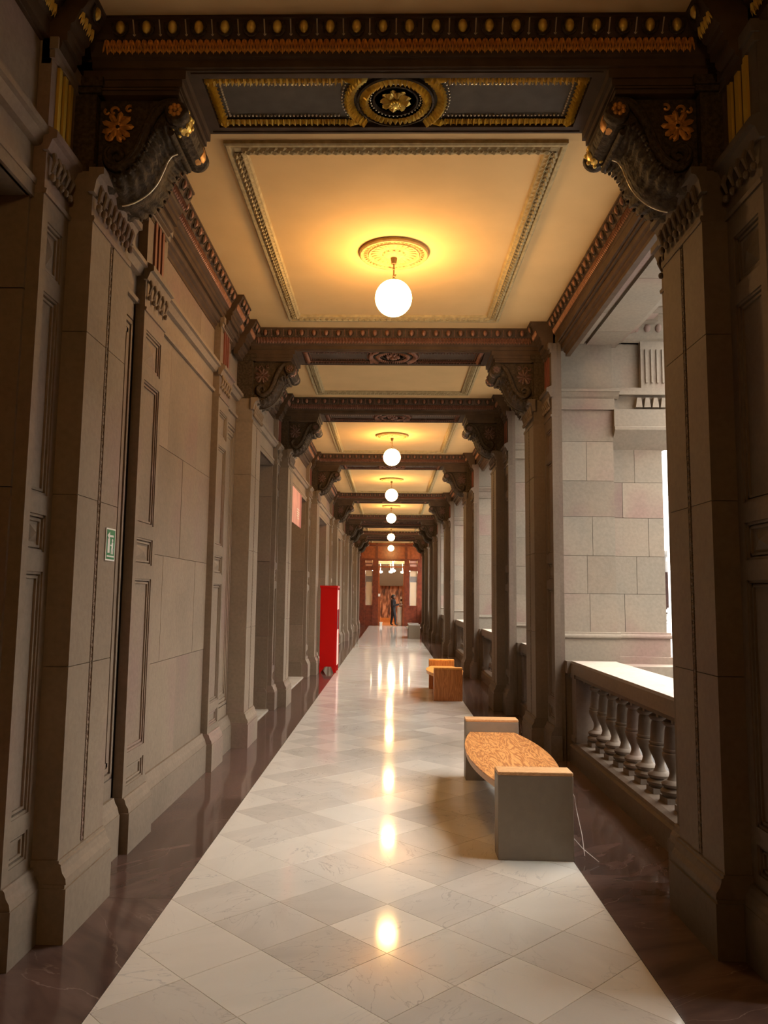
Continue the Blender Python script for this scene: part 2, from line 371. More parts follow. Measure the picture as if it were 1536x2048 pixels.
# ------------------------------------------------------------------ beams
def make_beam(i, yc):
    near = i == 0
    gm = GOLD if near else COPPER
    lab = ['dark ceiling beam nearest the camera with bright gold eggs and gilded medallion',
           'second dark beam from the camera with coppery eggs, beyond the nearest globe lamp',
           'third dark beam from the camera, just before the second globe lamp'][i] if i < 3 else \
        '%s dark ceiling beam counted from the camera' % ORD[i]
    b = thing('beam', lab, 'beam', (0, yc, ZS), group='ceiling beams across the corridor')
    b['kind'] = 'structure'
    t = MB(lambda p: (p[0], p[1], p[2]-ZS))
    t.box(-1.62, 1.66, -HW, HW, 4.215, 4.8)
    # soffit plate with a sunk panel
    px, py = .985, .205
    t.box(-1.62, -px, -HW, HW, ZS, 4.22); t.box(px, 1.66, -HW, HW, ZS, 4.22)
    t.box(-px, px, -HW, -py, ZS, 4.22); t.box(-px, px, py, HW, ZS, 4.22)
    for q in (.245,):
        t.box(-1.03, 1.03, -q-.004, -q+.004, ZS-.006, ZS+.01); t.box(-1.03, 1.03, q-.004, q+.004, ZS-.006, ZS+.01)
    t.build('beam_body', BEAMM, b)
    s = MB(lambda p: (p[0], p[1], p[2]-ZS)); s.box(-px, px, -py, py, 4.178, 4.216); s.build('sunk_panel', SLATE if near else BEAMM, b)
    # cornice strips on both faces
    for sg, nm in ((-1, 'cornice'), (1, 'rear_cornice')):
        c = MB(lambda p: (p[0], p[1], p[2]-ZS)); pr = [(q, z) for q, z in cornice_prof(HW) if z > 4.15]; pr = [(HW-.04, 4.155)]+pr
        c.prism(pr, lambda p, q, tt: (tt, sg*p, q), -1.52, 1.60); c.build(nm, BEAMM, b)
    lf = MB(); leafrow(lf, (-1.45, -HW-.058, .118), (1.45, -HW-.058, .118), (0, .35, -1), (0, -1, .3), .031, .031, .066, .020)
    lf.build('leaf_border', REDGOLD if near else COPPER, b, kind='stuff')
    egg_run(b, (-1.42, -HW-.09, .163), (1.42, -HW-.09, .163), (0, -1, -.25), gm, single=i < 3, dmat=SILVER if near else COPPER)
    # gilded soffit ornament
    z = .026; o = (0, 0, -1); L = MB(); B = MB()
    qx, qy = px-.006, py-.006
    for sg in (-1, 1):
        for a, e in ((-qx, -.26), (.26, qx)):
            leafrow(L, (a, sg*qy, z), (e, sg*qy, z), (0, -sg, 0), o, .030, .033, .058, .042)
            n = int((e-a-.06)/.021)
            for k in range(n): B.ell((a+.05+(e-a-.08)*k/n if a < 0 else a+.03+(e-a-.08)*k/n, sg*(qy-.068), z-.004), (.0062, .0062, .007), 6, 4)
        leafrow(L, (sg*qx, -qy, z), (sg*qx, qy, z), (-sg, 0, 0), o, .030, .033, .058, .042)
        for k in range(14): B.ell((sg*(qx-.068), -.13+.26*k/13, z-.004), (.0062, .0062, .007), 6, 4)
        for k in range(17):                                  # side arcs of the medallion
            a = R(-47+94*k/16); rr = .222
            p = Vector((sg*rr*cos(a), rr*sin(a), z))
            if abs(p.y) < .19: L.leaf(p, (-sin(a)*sg, cos(a), 0), (sg*cos(a), sin(a), 0), o, .031, .056, .042)
            q = Vector((sg*.286*cos(a*.8), .25*sin(a), z-.004))
            if abs(q.y) < .15: B.ell(q, (.006, .006, .007), 6, 4)
        for sy in (-1, 1):                                   # corner fans
            for k in range(6):
                a = R(10+16*k); L.leaf((sg*.205, sy*.193, z), (-sin(a), cos(a), 0), (sg*cos(a), -sy*sin(a)*.6, 0), o, .022, .075, .032)
    for k in range(40):
        a = 2*pi*k/40; L.leaf((.192*cos(a), .192*sin(a), z), (-sin(a), cos(a), 0), (-cos(a), -sin(a), 0), o, .0285, .052, .042)
    for k in range(38):
        a = 2*pi*k/38; B.ell((.134*cos(a), .134*sin(a), z-.004), (.006, .006, .007), 6, 4)
    L.build('gilded_leaf_frame' if near else 'copper_leaf_frame', gm, b, kind='stuff')
    B.build('bead_rows', SILVER if near else COPPER, b, kind='stuff')
    rg = MB(); rg.lathe([(.206, z), (.206, z-.022), (.196, z-.026), (.194, z)], n=40); rg.lathe([(.122, z), (.122, z-.014), (.114, z-.016), (.110, z)], n=36)
    rg.build('medallion_ring', BRONZE, b, 50)
    fl = MB()
    for k in range(8):
        a = 2*pi*k/8+.2; fl.leaf((.025*cos(a), .025*sin(a), z-.006), (-sin(a), cos(a), 0), (cos(a), sin(a), 0), o, .04, .058, .03)
        a += pi/8; fl.leaf((.02*cos(a), .02*sin(a), z), (-sin(a), cos(a), 0), (cos(a), sin(a), 0), o, .034, .065, .016)
    fl.ell((0, 0, z-.025), (.026, .026, .022), 12, 6)
    for k in range(10):
        a = 2*pi*k/10; fl.ell((.026*cos(a), .026*sin(a), z-.036), (.006, .006, .006), 6, 4)
    fl.build('flower', gm, b)
    return b
for i, yc in enumerate(BEAMS): make_beam(i, yc)
for yc in BACK:
    m = MB(); m.box(-1.62, 1.66, yc-HW, yc+HW, ZS, 4.8)
    for sg in (-1, 1): m.prism(cornice_prof(HW)[4:], lambda p, q, tt: (tt, yc+sg*p, q), -1.5, 1.6)
    m.build('beam', BEAMM, kind='structure', label='plain dark ceiling beam %s the camera' % ('behind' if yc < 0 else 'above'), category='beam')

# ------------------------------------------------------------------ pilasters (local: x outward from the wall plane, y along it)
def make_main():
    r = thing('pilaster', '', 'pilaster', kind='structure')
    MB().box(0, .23, -HW-.02, HW+.02, 0, .235).box(0, .222, -HW-.014, HW+.014, .235, .25).build('plinth', STONE, r)
    b = MB()
    prof = [(0, .25), (.225, .25), (.222, .275), (.205, .30), (.198, .325), (.198, .335), (.188, .34), (.188, .352), (0, .352)]
    b.prism([(x, z) for x, z in prof], lambda p, q, t: (p, t, q), -HW-.008, HW+.008)
    b.build('base_moulding', STONE, r)
    s = MB(); gx = .018
    for z0, z1 in ((.352, 1.205), (1.209, 2.005), (2.009, 2.80), (2.804, 3.36)):
        s.box(0, .172, -HW, HW, z0, z1)
        s.box(.172, .18, -HW, -gx, z0, z1); s.box(.172, .18, gx+.008, HW, z0, z1)
    s.box(0, .17, -HW+.006, HW-.006, .35, 3.38)
    s.build('shaft', STONE, r)
    be = MB(); z = .37
    while z < 3.34:
        be.ell((.177, 0, z), (.009, .0125, .014), 6, 4); be.box(.17, .18, -.006, .006, z+.013, z+.021); z += .034
    be.build('bead_strip', STONE, r, kind='stuff')
    c = MB(); c.box(0, .172, -HW, HW, 3.36, 3.62)
    c.prism([(.16, 3.36), (.186, 3.36), (.190, 3.375), (.186, 3.39), (.16, 3.39)], lambda p, q, t: (p, t, q), -HW-.004, HW+.004)
    c.prism([(.16, 3.50), (.19, 3.50), (.20, 3.56), (.215, 3.585), (.235, 3.59), (.235, 3.625), (.16, 3.625)], lambda p, q, t: (p, t, q), -HW-.03, HW+.03)
    c.build('capital', STONE, r)
    l = MB()
    for k in range(8):
        y = -HW+.035+k*(2*HW-.07)/7
        l.tube([(.192, y, 3.565), (.205, y, 3.53), (.190, y, 3.47)], [.012, .014, .007], 6); l.ell((.195, y, 3.445), (.017, .016, .022), 8, 5)
    l.build('leaf_drops', STONE, r, kind='stuff')
    f = MB(); f.box(0, .165, -HW+.005, HW-.005, 3.62, 4.03); f.box(0, .19, -HW-.01, HW+.01, 4.03, 4.06)
    f.box(0, .20, -HW-.02, HW+.02, 4.06, 4.11); f.box(0, .17, -HW, HW, 4.11, 4.2); f.box(0, .178, -HW+.002, HW-.002, 3.625, 3.66)
    f.build('frieze_block', BRONZE, r)
    return r
OPEN = [(.375, .50), (.575, 1.64), (1.73, 1.90), (1.99, 2.92), (3.01, 3.25)]
def make_thin(wd, flmat):
    h = wd/2; r = thing('panelled_pilaster', '', 'pilaster', kind='structure')
    MB().box(0, .11, -h-.012, h+.012, 0, .235).build('plinth', STONE, r)
    MB().prism([(0, .235), (.105, .235), (.10, .262), (.085, .285), (.078, .31), (.07, .32), (0, .32)], lambda p, q, t: (p, t, q), -h-.004, h+.004).build('base_moulding', STONE, r)
    s = MB(); st = .055; s.box(0, .036, -h+.002, h-.002, .32, 3.36)
    s.box(.03, .06, -h, -h+st, .32, 3.36); s.box(.03, .06, h-st, h, .32, 3.36)
    zz = [.32]+[v for o in OPEN for v in o]+[3.36]
    for a, b in zip(zz[::2], zz[1::2]): s.box(.03, .06, -h+st-.001, h-st+.001, a, b)
    s.build('shaft', STONE, r)
    for a, b in OPEN:
        p = MB(); y0, y1 = -h+st, h-st; big = b-a > .5
        for q, (wq, dd) in enumerate(((.016, .053), (.016, .046)) if big or True else ()):
            e = q*.019
            for c0, c1, d0, d1 in ((y0+e, y0+e+wq-.004, a+e, b-e), (y1-e-wq+.004, y1-e, a+e, b-e), (y0+e, y1-e, a+e, a+e+wq-.004), (y0+e, y1-e, b-e-wq+.004, b-e)):
                p.box(.034, dd, c0, c1, d0, d1)
        if not big:
            cy, cz = (y0+y1)/2, (a+b)/2; hy_, hz = (y1-y0)/2-.048, (b-a)/2-.045
            if hz > .02: p.add([(.036, cy-hy_, cz-hz), (.036, cy+hy_, cz-hz), (.036, cy+hy_, cz+hz), (.036, cy-hy_, cz+hz), (.056, cy, cz)], [(0, 1, 4), (1, 2, 4), (2, 3, 4), (3, 0, 4)])
        p.build('sunk_panel', STONE, r)
    c = MB(); c.box(0, .06, -h, h, 3.36, 4.12)
    c.prism([(.05, 3.36), (.07, 3.36), (.074, 3.38), (.05, 3.39)], lambda p, q, t: (p, t, q), -h-.003, h+.003)
    c.prism([(.05, 3.56), (.075, 3.56), (.095, 3.61), (.115, 3.615), (.115, 3.65), (.08, 3.67), (.05, 3.68)], lambda p, q, t: (p, t, q), -h-.02, h+.02)
    c.box(.05, .075, -h-.006, h+.006, 4.02, 4.06); c.box(.05, .09, -h-.012, h+.012, 4.06, 4.12)
    c.build('capital', STONE, r)
    l = MB(); n = 5
    for k in range(n):
        y = -h+.04+k*(wd-.08)/(n-1)
        l.tube([(.078, y, 3.57), (.088, y, 3.53), (.072, y, 3.48)], [.011, .013, .006], 6); l.ell((.078, y, 3.455), (.016, .015, .02), 8, 5)
    l.build('leaf_drops', STONE, r, kind='stuff')
    fw_ = .019 if wd > .3 else .015
    me = MB().box(.055, .074, -fw_, fw_, 3.70, 4.015).mesh('flute', flmat)
    for k in (-1, 0, 1): link('flute', me, r, loc=(0, k*fw_*4.1, 0))
    return r
def make_panel(wd):          # wall strip with nested mouldings between a pilaster and its neighbour
    h = wd/2; r = thing('moulded_wall_panel', '', 'wall panel', kind='structure')
    MB().box(0, .06, -h, h, 0, .235).prism([(0, .235), (.055, .235), (.045, .275), (.03, .30), (.02, .33), (0, .33)], lambda p, q, t: (p, t, q), -h, h).build('plinth', STONE, r)
    s = MB(); s.box(-.02, -.012, -h, h, .3, 3.4); s.box(-.012, 0, -h, h, 3.28, 3.5); s.box(-.012, 0, -h, h, .33, .44)
    for q in range(4):
        e = .015+q*.036; wq = .026; dd = (.004, -.004, .002, -.006)[q]
        for c0, c1, d0, d1 in ((-h+e, -h+e+wq, .44+e, 3.28-e), (h-e-wq, h-e, .44+e, 3.28-e), (-h+e, h-e, .44+e, .44+e+wq), (-h+e, h-e, 3.28-e-wq, 3.28-e)): s.box(-.012, dd, c0, c1, d0, d1)
    s.build('nested_frame', STONE, r); return r
MAIN = make_main()
THIN = make_thin(.43, REDP); THINN = make_thin(.27, REDP); THINR = make_thin(.36, REDP)
PANEL = make_panel(.60)
used = {}
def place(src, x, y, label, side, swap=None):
    if side > 0: swap = dict(swap or {}); swap[STONE] = STONE_SHADE  # arcade side swaps to the stone with shade in its colour
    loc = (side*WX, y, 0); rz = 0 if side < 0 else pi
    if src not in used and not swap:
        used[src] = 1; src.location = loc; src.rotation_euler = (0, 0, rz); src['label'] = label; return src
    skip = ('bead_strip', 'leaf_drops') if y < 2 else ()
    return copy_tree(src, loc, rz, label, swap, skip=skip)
gold = {REDP: YELLOWP}
for i, yc in enumerate(BEAMS):
    o = 'nearest' if i == 0 else ORD[i]
    place(MAIN, 0, yc, ('plain stone pilaster with bead strip under the %s beam, on the closed wall side' % o), -1)
    place(MAIN, 0, yc, ('stone pilaster with bead strip under the %s beam, on the balustrade side' % o), 1)
for yc, q in zip(BACK, ('far behind', 'just beside')):
    place(MAIN, 0, yc, 'stone pilaster %s the camera on the closed wall side' % q, -1); place(MAIN, 0, yc, 'stone pilaster %s the camera on the court side' % q, 1)
# left wall thin pilasters
LT = [(3.435, 'panelled pilaster with yellow flutes between dark doorway and nearest wall pilaster', gold),
      (4.965, 'panelled pilaster with red flutes beside the green sign, near end of block wall', None),
      (7.12, 'panelled pilaster with red flutes at the far end of the block wall', None),
      (8.645, 'panelled pilaster at the near jamb of the first open doorway', None),
      (10.715, 'panelled pilaster at the far jamb of the first open doorway', None),
      (11.525, 'panelled pilaster at the near jamb of the bannered doorway', None),
      (14.98, 'panelled pilaster at the far jamb of the bannered doorway', None),
      (16.0, 'panelled pilaster hidden behind the tall red cabinet', None),
      (20.86, 'panelled pilaster just before the fifth wall pilaster', None),
      (21.85, 'panelled pilaster just beyond the fifth wall pilaster', None),
      (26.5, 'panelled pilaster just before the sixth wall pilaster', None),
      (27.5, 'panelled pilaster just beyond the sixth wall pilaster', None),
      (29.9, 'panelled pilaster just beyond the seventh wall pilaster', None),
      (33.25, 'panelled pilaster just before the eighth wall pilaster', None),
      (37.05, 'panelled pilaster beyond the ninth wall pilaster near the wooden end doors', None)]
for y, lab, sw in LT: place(THINN if y < 4 or 8 < y < 12 else THIN, 0, y, lab, -1, sw)
place(PANEL, 0, 4.42, 'narrow wall strip with nested mouldings beside the green sign', -1)
place(PANEL, 0, 7.66, 'narrow wall strip with nested mouldings beyond the block wall', -1)
for i, yc in enumerate(BEAMS):
    for sg, wrd in ((-1, 'near'), (1, 'far')):
        place(THINR, 0, yc+sg*(HW+.18), 'narrow panelled flank on the %s side of the %s balustrade-side pilaster' % (wrd, 'nearest' if i == 0 else ORD[i]), 1, gold if (i == 0 and sg < 0) else None)
for yc in BACK:
    pass
def drop(o):
    for c in list(o.children): drop(c)
    bpy.data.objects.remove(o, do_unlink=True)
drop(THINR)
# the core of each arcade pier
for i, yc in enumerate(BACK+BEAMS):
    MB().box(1.655, 1.70, yc-.62, yc+.62, 0, 4.2).build('pier_core', STONE_SHADE, kind='structure', category='pier',
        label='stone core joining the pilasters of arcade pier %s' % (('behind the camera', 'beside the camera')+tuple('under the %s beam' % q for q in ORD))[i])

# ------------------------------------------------------------------ console brackets
def make_console():
    r = thing('console_bracket', '', 'bracket', group='scrolled brackets under the ceiling beams')
    A = lambda X: WX-X
    prof = [(1.60, 4.03), (1.09, 4.03), (1.055, 4.0), (1.045, 3.95), (1.065, 3.91), (1.105, 3.893), (1.15, 3.90), (1.195, 3.885), (1.225, 3.85), (1.256, 3.777),
            (1.288, 3.70), (1.342, 3.648), (1.40, 3.622), (1.47, 3.612), (1.60, 3.612)]
    D = .225
    MB().prism([(A(x), z) for x, z in prof], lambda p, q, t: (p, t, q), -D+.02, D-.02).build('bracket_body', BRONZE, r)
    cur = [(1.09, 4.012), (1.16, 4.005), (1.21, 3.96), (1.245, 3.89), (1.27, 3.82), (1.295, 3.755), (1.335, 3.70), (1.385, 3.668), (1.43, 3.685), (1.447, 3.73), (1.425, 3.765), (1.39, 3.765), (1.372, 3.735), (1.385, 3.712), (1.402, 3.718)]
    def smooth(pts, k=4):
        out = []
        for i in range(len(pts)-1):
            p0, p1, p2, p3 = [Vector(pts[max(0, min(len(pts)-1, i+d))]) for d in (-1, 0, 1, 2)]
            for t in range(k):
                t /= k; out.append(.5*((2*p1)+(p2-p0)*t+(2*p0-5*p1+4*p2-p3)*t*t+(3*p1-p0-3*p2+p3)*t**3))
        return out+[Vector(pts[-1])]
    for sg in (-1, 1):
        b = MB(); c = smooth(cur); b.tube([(A(p.x), sg*(D-.012), p.y) for p in c], [.026]*(len(c)-14)+[.02-.0008*k for k in range(14)], 8)
        b.tube([(A(p.x)+.0, sg*(D+.008), p.y+.004) for p in c[4:-16]], .010, 6)
        b.build('side_scroll', BRONZE, r, 60)
        e = MB(); ex, ez = A(1.102), 3.955
        for k in range(7):
            a = 2*pi*k/7; e.ell((ex+.024*cos(a), sg*(D+.022), ez+.024*sin(a)), (.013, .008, .013), 8, 5)
        e.ell((ex, sg*(D+.028), ez), (.012, .010, .012), 8, 5); e.build('scroll_rosette', GOLDD, r)
        g_ = MB(); cx, cz = A(1.40), 3.885
        for (dx, dz, rr, a0, a1) in ((-.02, .085, .024, 0, 5), (.055, .095, .020, 1, 6), (-.055, .08, .018, 2, 6), (.0, .0, .030, .5, 5.5), (-.035, -.055, .026, 2, 7), (.022, -.07, .018, 0, 5), (.03, .035, .02, 0, 5)):
            g_.tube([(cx+dx+rr*(1-.06*k)*cos(a0+(a1-a0)*k/10), sg*(D-.012), cz+dz+rr*(1-.06*k)*sin(a0+(a1-a0)*k/10)) for k in range(11)], .007, 5)
        for k in range(9):
            a = 2*pi*k/9; g_.leaf((cx+.01*cos(a), sg*(D-.016), cz+.01*sin(a)), (-sin(a), 0, cos(a)), (cos(a), 0, sin(a)), (0, sg, 0), .03, .075, .016)
        g_.build('acanthus_spray', GOLDD, r)
    v = MB(); v.lathe([(.01, -D-.02), (.05, -D-.02), (.06, -D-.005), (.06, -D+.03), (.052, -D+.04), (.048, -.10), (.055, -.085), (.057, -.04), (.052, -.03), (.052, .03), (.057, .04), (.055, .085), (.048, .10), (.052, D-.04), (.06, D-.03), (.06, D+.005), (.05, D+.02), (.01, D+.02)], (A(1.102), 0, 3.955), 20, 'y')
    v.build('front_roll', BRONZE, r, 40)
    gp = MB(); gp.lathe([(.05, -D+.046), (.058, -D+.06), (.060, -D+.09), (.056, -.105), (.05, -.10)], (A(1.102), 0, 3.955), 18, 'y')
    for k in range(18):
        a = 2*pi*k/18; gp.ell((A(1.102)+.057*cos(a), -D+.055+.05*(k % 2), 3.955+.057*sin(a)), (.012, .016, .012), 6, 4)
    gp.build('gilded_roll_band', GOLD, r, 50)
    gp = MB(); gp.lathe([(.05, .105), (.057, .11), (.059, .15), (.055, D-.05), (.05, D-.046)], (A(1.102), 0, 3.955), 18, 'y'); gp.build('gilded_roll_band', GOLDD, r, 50)
    # leafy underside following the curve
    und = smooth([(1.15, 3.897), (1.20, 3.875), (1.235, 3.83), (1.258, 3.77), (1.29, 3.70), (1.342, 3.645), (1.41, 3.612), (1.50, 3.60)], 8)
    n = len(und); Mn = 16; vs = []
    for i, p in enumerate(und):
        t = (und[min(i+1, n-1)]-und[max(i-1, 0)]).normalized(); nr = Vector((t.y, -t.x))
        nr = -nr if nr.y > 0 else nr
        for k in range(Mn+1):
            u = -1+2*k/Mn; h = .034*(1-abs(u)**2.2)+.014*sin(i*1.05+abs(u)*5)*abs(u)+.008*cos(u*9)
            q = p+nr*h; vs.append((A(q.x), u*(D-.004), q.y))
    fs = [(i*(Mn+1)+k, i*(Mn+1)+k+1, (i+1)*(Mn+1)+k+1, (i+1)*(Mn+1)+k) for i in range(n-1) for k in range(Mn)]
    lf = MB().add(vs, fs)
    for i in range(3, n-2, 3):
        p = und[i]
        for sg in (-1, 1): lf.ell((A(p.x)+.004, sg*(D-.015), p.y-.004), (.010, .016, .009), 6, 4)
    
    lf.tube([(A(1.14), -D+.05, 3.878), (A(1.14), D-.05, 3.878)], .017, 8)
    lf.build('acanthus_leaf', BRONZE, r, 70)
    rb = MB(); c = und[2:-6]; pts = []
    for i, p in enumerate(c):
        a, b = und[min(i+3, n-1)], und[i+1]; t = (a-b).normalized(); nr = Vector((t.y, -t.x)); nr = -nr if nr.y > 0 else nr
        q = p+nr*.046; pts.append((A(q.x), -.03, q.y))
    rb.tube(pts, .0042, 6); rb.build('leaf_midrib', SILVER, r, 60)  # bright reflection along the rib put into its colour, nearest beam only
    ab = MB(); ab.box(A(1.62), A(1.085), -HW+.012, HW-.012, 4.03, 4.07); ab.box(A(1.62), A(1.068), -HW+.006, HW-.006, 4.07, 4.105); ab.box(A(1.62), A(1.05), -HW-.002, HW+.002, 4.105, 4.152)
    ab.box(A(1.62), A(1.078), -HW+.001, HW-.001, 4.052, 4.062)
    ab.build('abacus', BEAMM, r)
    return r
CONS = make_console()
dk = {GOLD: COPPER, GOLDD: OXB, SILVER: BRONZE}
first = True
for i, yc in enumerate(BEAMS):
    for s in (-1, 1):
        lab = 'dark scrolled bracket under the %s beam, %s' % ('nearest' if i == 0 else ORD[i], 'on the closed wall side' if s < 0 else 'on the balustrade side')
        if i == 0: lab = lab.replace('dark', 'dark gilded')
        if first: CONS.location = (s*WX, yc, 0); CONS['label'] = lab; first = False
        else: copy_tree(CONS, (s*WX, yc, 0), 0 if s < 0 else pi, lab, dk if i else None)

# ------------------------------------------------------------------ left wall
wl = thing('wall_left', 'warm grey stone wall of large blocks with doorways', 'wall', kind='structure')
DOORS = [(-1.0, 3.285), (8.80, 10.56), (11.68, 14.74), (17.4, 19.6), (23.2, 25.2), (30.8, 32.4)]
ZL = 3.34
core = MB(); y = -6
for a, b in DOORS:
    core.box(-2.75, -1.672, y, a-.03, -.1, 4.8); core.box(-2.75, -1.672, a-.03, b+.03, ZL+.02, 4.8); y = b+.03
core.box(-2.75, -1.672, y, END+.2, -.1, 4.8); core.build('wall_core', MORTAR, wl)
def course(parent, y0, y1, z0, z1, joints, x=-WX, mat=STONE, gap=.004):
    js = [y0]+[q for q in joints if y0+.05 < q < y1-.05]+[y1]
    for a, b in zip(js, js[1:]):
        d = rnd(-.002, .002)
        o = MB().box(x-.015, x+d, a+gap/2, b-gap/2, z0+gap/2, z1-gap/2).build('block', mat, parent)
for (z0, z1, js) in ((.25, 1.06, [6.04]), (1.06, 1.82, [5.58, 6.5]), (1.82, 2.60, [6.0]), (2.60, 3.40, [5.58, 6.42]), (3.68, 4.11, [5.75, 6.4])):
    course(wl, 5.18, 6.905, z0, z1, js)
plainw = [(15.72+.07, 15.79), (16.22, 17.4), (19.6, 20.64), (22.07, 23.2), (25.2, 26.28), (27.72, 29.13), (30.12, 30.8), (32.4, 33.03), (34.02, 36.28), (37.27, END)]
for a, b in plainw[1:]:
    for k, (z0, z1) in enumerate(((.25, 1.06), (1.06, 1.82), (1.82, 2.60), (2.60, 3.40))):
        course(wl, a, b, z0, z1, [a+(.7, 1.1)[k % 2]+1.3*t for t in range(3)])
st = MB()
for a, b in [(5.18, 6.905)]+plainw[1:]:
    st.box(-WX-.01, -WX+.06, a, b, 0, .235)
    st.prism([(-WX, .235), (-WX+.055, .235), (-WX+.045, .275), (-WX+.03, .30), (-WX+.018, .33), (-WX, .33)], lambda p, q, t: (p, t, q), a, b)
st.build('baseboard_left', STONE, kind='structure', label='moulded stone base course along the closed wall', category='baseboard')
# string course and frieze
tr = MB()
tr.prism([(-WX-.01, 3.40), (-WX+.022, 3.40), (-WX+.026, 3.425), (-WX-.01, 3.44)], lambda p, q, t: (p, t, q), -1, END)
tr.prism([(-WX-.01, 3.585), (-WX+.03, 3.59), (-WX+.055, 3.63), (-WX+.075, 3.635), (-WX+.075, 3.665), (-WX+.03, 3.69), (-WX-.01, 3.69)], lambda p, q, t: (p, t, q), -1, END)
tr.box(-WX-.012, -WX-.001, -1, END, 3.42, 3.60); tr.box(-WX-.012, -WX-.003, 8, END, 3.68, 4.12); tr.box(-WX-.012, -WX-.003, -1, 5.18, 3.68, 4.12); tr.box(-WX-.012, -WX-.003, 6.9, 8, 3.68, 4.12)
tr.build('trim_1', STONE, kind='structure', label='moulded stone string course above the doorways of the closed wall', category='moulding')
# doorway surrounds, dark doors, sills
names = ['near dark doorway at the edge of the closed wall', 'narrow doorway between the second and third wall pilasters', 'doorway with the pink banner', 'doorway just beyond the red cabinet', 'doorway in the middle of the far wall', 'last doorway before the wooden end doors']
for k, (a, b) in enumerate(DOORS):
    d = thing('door_%d' % (k+1), names[k], 'doorway', (-WX, (a+b)/2, 0), kind='structure'); h = (b-a)/2
    for sg in (-1, 1):
        for z0, z1 in ((.25, .98), (.985, 2.0), (2.005, 2.9), (2.905, ZL)):
            MB().box(-.52, -.0, min(sg*h, sg*(h+.05)), max(sg*h, sg*(h+.05)), z0, z1).build('jamb_block', STONE, d)
        j = MB(); j.box(-.52, .0, *sorted((sg*(h-.03), sg*(h+.05))), 0, .235); j.prism([(.0, .235), (-.03, .30), (-.5, .30), (-.5, .235)], lambda p, q, t: (p, t, q), *sorted((sg*(h-.02), sg*(h+.03))))
        j.build('jamb_base', STONE, d)
    MB().box(-.52, .0, -h-.05, h+.05, ZL, ZL+.08).build('lintel', STONE, d)
    MB().box(-.012, .016, -h-.05, h+.05, ZL+.0, ZL+.07).build('lintel_fillet', STONE, d)
    MB().box(-.52, .03, -h, h, -.05, .018).build('sill', SILLM, d)
    MB().box(-.51, -.50, -h, h, .018, ZL).build('door_backing', DOORW, d)
    for sg in (-1, 1):
        lf = MB(); y0, y1 = sorted((0.004*sg, sg*(h-.01))); lf.box(-.50, -.47, y0, y1, .02, ZL-.02)
        for z0, z1 in ((.15, 1.0), (1.1, 2.1), (2.2, 3.2)):
            for c in ((y0+.07, y0+.09, z0, z1), (y1-.09, y1-.07, z0, z1), (y0+.07, y1-.07, z0, z0+.02), (y0+.07, y1-.07, z1-.02, z1)): lf.box(-.47, -.455, *c)
        lf.build('door_leaf', DOORW, d)

# ------------------------------------------------------------------ side cornices
bays = list(zip(BEAMS, BEAMS[1:]))
def side_cornice(name, s, runs, label, single, mat):
    o = thing(name, label, 'cornice', kind='structure')
    c = MB(); l = MB()
    for (y0, y1, crown, res) in runs:
        pl = crown+.115
        c.prism([(s*(pl-(q)), z) for q, z in WALLP+cornice_prof(0)[1:-1]+[(-.115, 4.365)]], lambda p, q, t: (p, t, q), y0, y1)
        leafrow(l, (s*(pl-.058), y0+.01, 4.268), (s*(pl-.058), y1-.01, 4.268), (s*.35, 0, -1), (-s, 0, .3), .031, .029, .058, .016)
        if res: leafrow(l, (s*(pl-.058), res, 4.268), (s*(pl+.09), res, 4.268), (0, .35 if res == y0 else -.35, -1), (0, -1 if res == y0 else 1, .3), .031, .029, .058, .016)
        egg_run(o, (s*(pl-.09), y0+.02, 4.313), (s*(pl-.09), y1-.02, 4.313), (-s, 0, -.25), mat, single=single)
    c.build('cornice_body', BEAMM, o); l.build('leaf_border', mat, o, kind='stuff')
    return o
for k, (a, b) in enumerate(bays):
    y0, y1 = a+HW, b-HW
    if k == 0: rl = [(y0+.1, 5.13, 1.41, 0), (5.13, 6.97, 1.47, 0), (6.97, 7.35, 1.41, 0), (7.35, 7.62, 1.47, 0), (7.62, y1-.1, 1.40, 0)]
    else: rl = [(y0+.1, y0+.32, 1.40, 0), (y0+.32, y1-.32, 1.47, 0), (y1-.32, y1-.1, 1.40, 0)]
    side_cornice('cornice_left', -1, rl, 'cornice with egg and dart above the closed wall, bay after the %s beam' % ('nearest' if k == 0 else ORD[k]), k < 2, COPPER)
    rr = [(y0+.1, y0+.32, 1.40, 0), (y0+.32, y1-.32, 1.57, 0), (y1-.32, y1-.1, 1.40, 0)]
    side_cornice('cornice_right', 1, rr, 'cornice with egg and dart above the balustrade, bay after the %s beam' % ('nearest' if k == 0 else ORD[k]), k < 1, COPPER)
side_cornice('cornice_left', -1, [(3.30, 3.47, 1.42, 0), (1.25, 3.30, 1.53, 3.29)], 'gilded cornice in the dark top corner above the closed wall', True, GOLD)
side_cornice('cornice_right', 1, [(3.32, 3.47, 1.39, 0), (1.25, 3.32, 1.57, 3.31)], 'gilded cornice in the dark top corner above the arcade', True, GOLD)
side_cornice('cornice_left', -1, [(36.9, END, 1.45, 0)], 'cornice with egg and dart above the closed wall at the wooden end doors', False, COPPER)
side_cornice('cornice_right', 1, [(36.9, END, 1.50, 0)], 'cornice with egg and dart above the balustrade at the wooden end doors', False, COPPER)
# stone band between cornice and wall (upper frieze backing)
MB().box(-1.70, -1.62, -6, END, 4.12, 4.8).build('trim_2', BEAMM, kind='structure', label='dark band under the ceiling on the closed wall side', category='moulding')
arc = MB(); arc.box(1.66, 1.80, -6, END, 4.13, 4.8); arc.build('trim_3', BEAMM, kind='structure', label='dark lintel band under the ceiling on the arcade side', category='moulding')

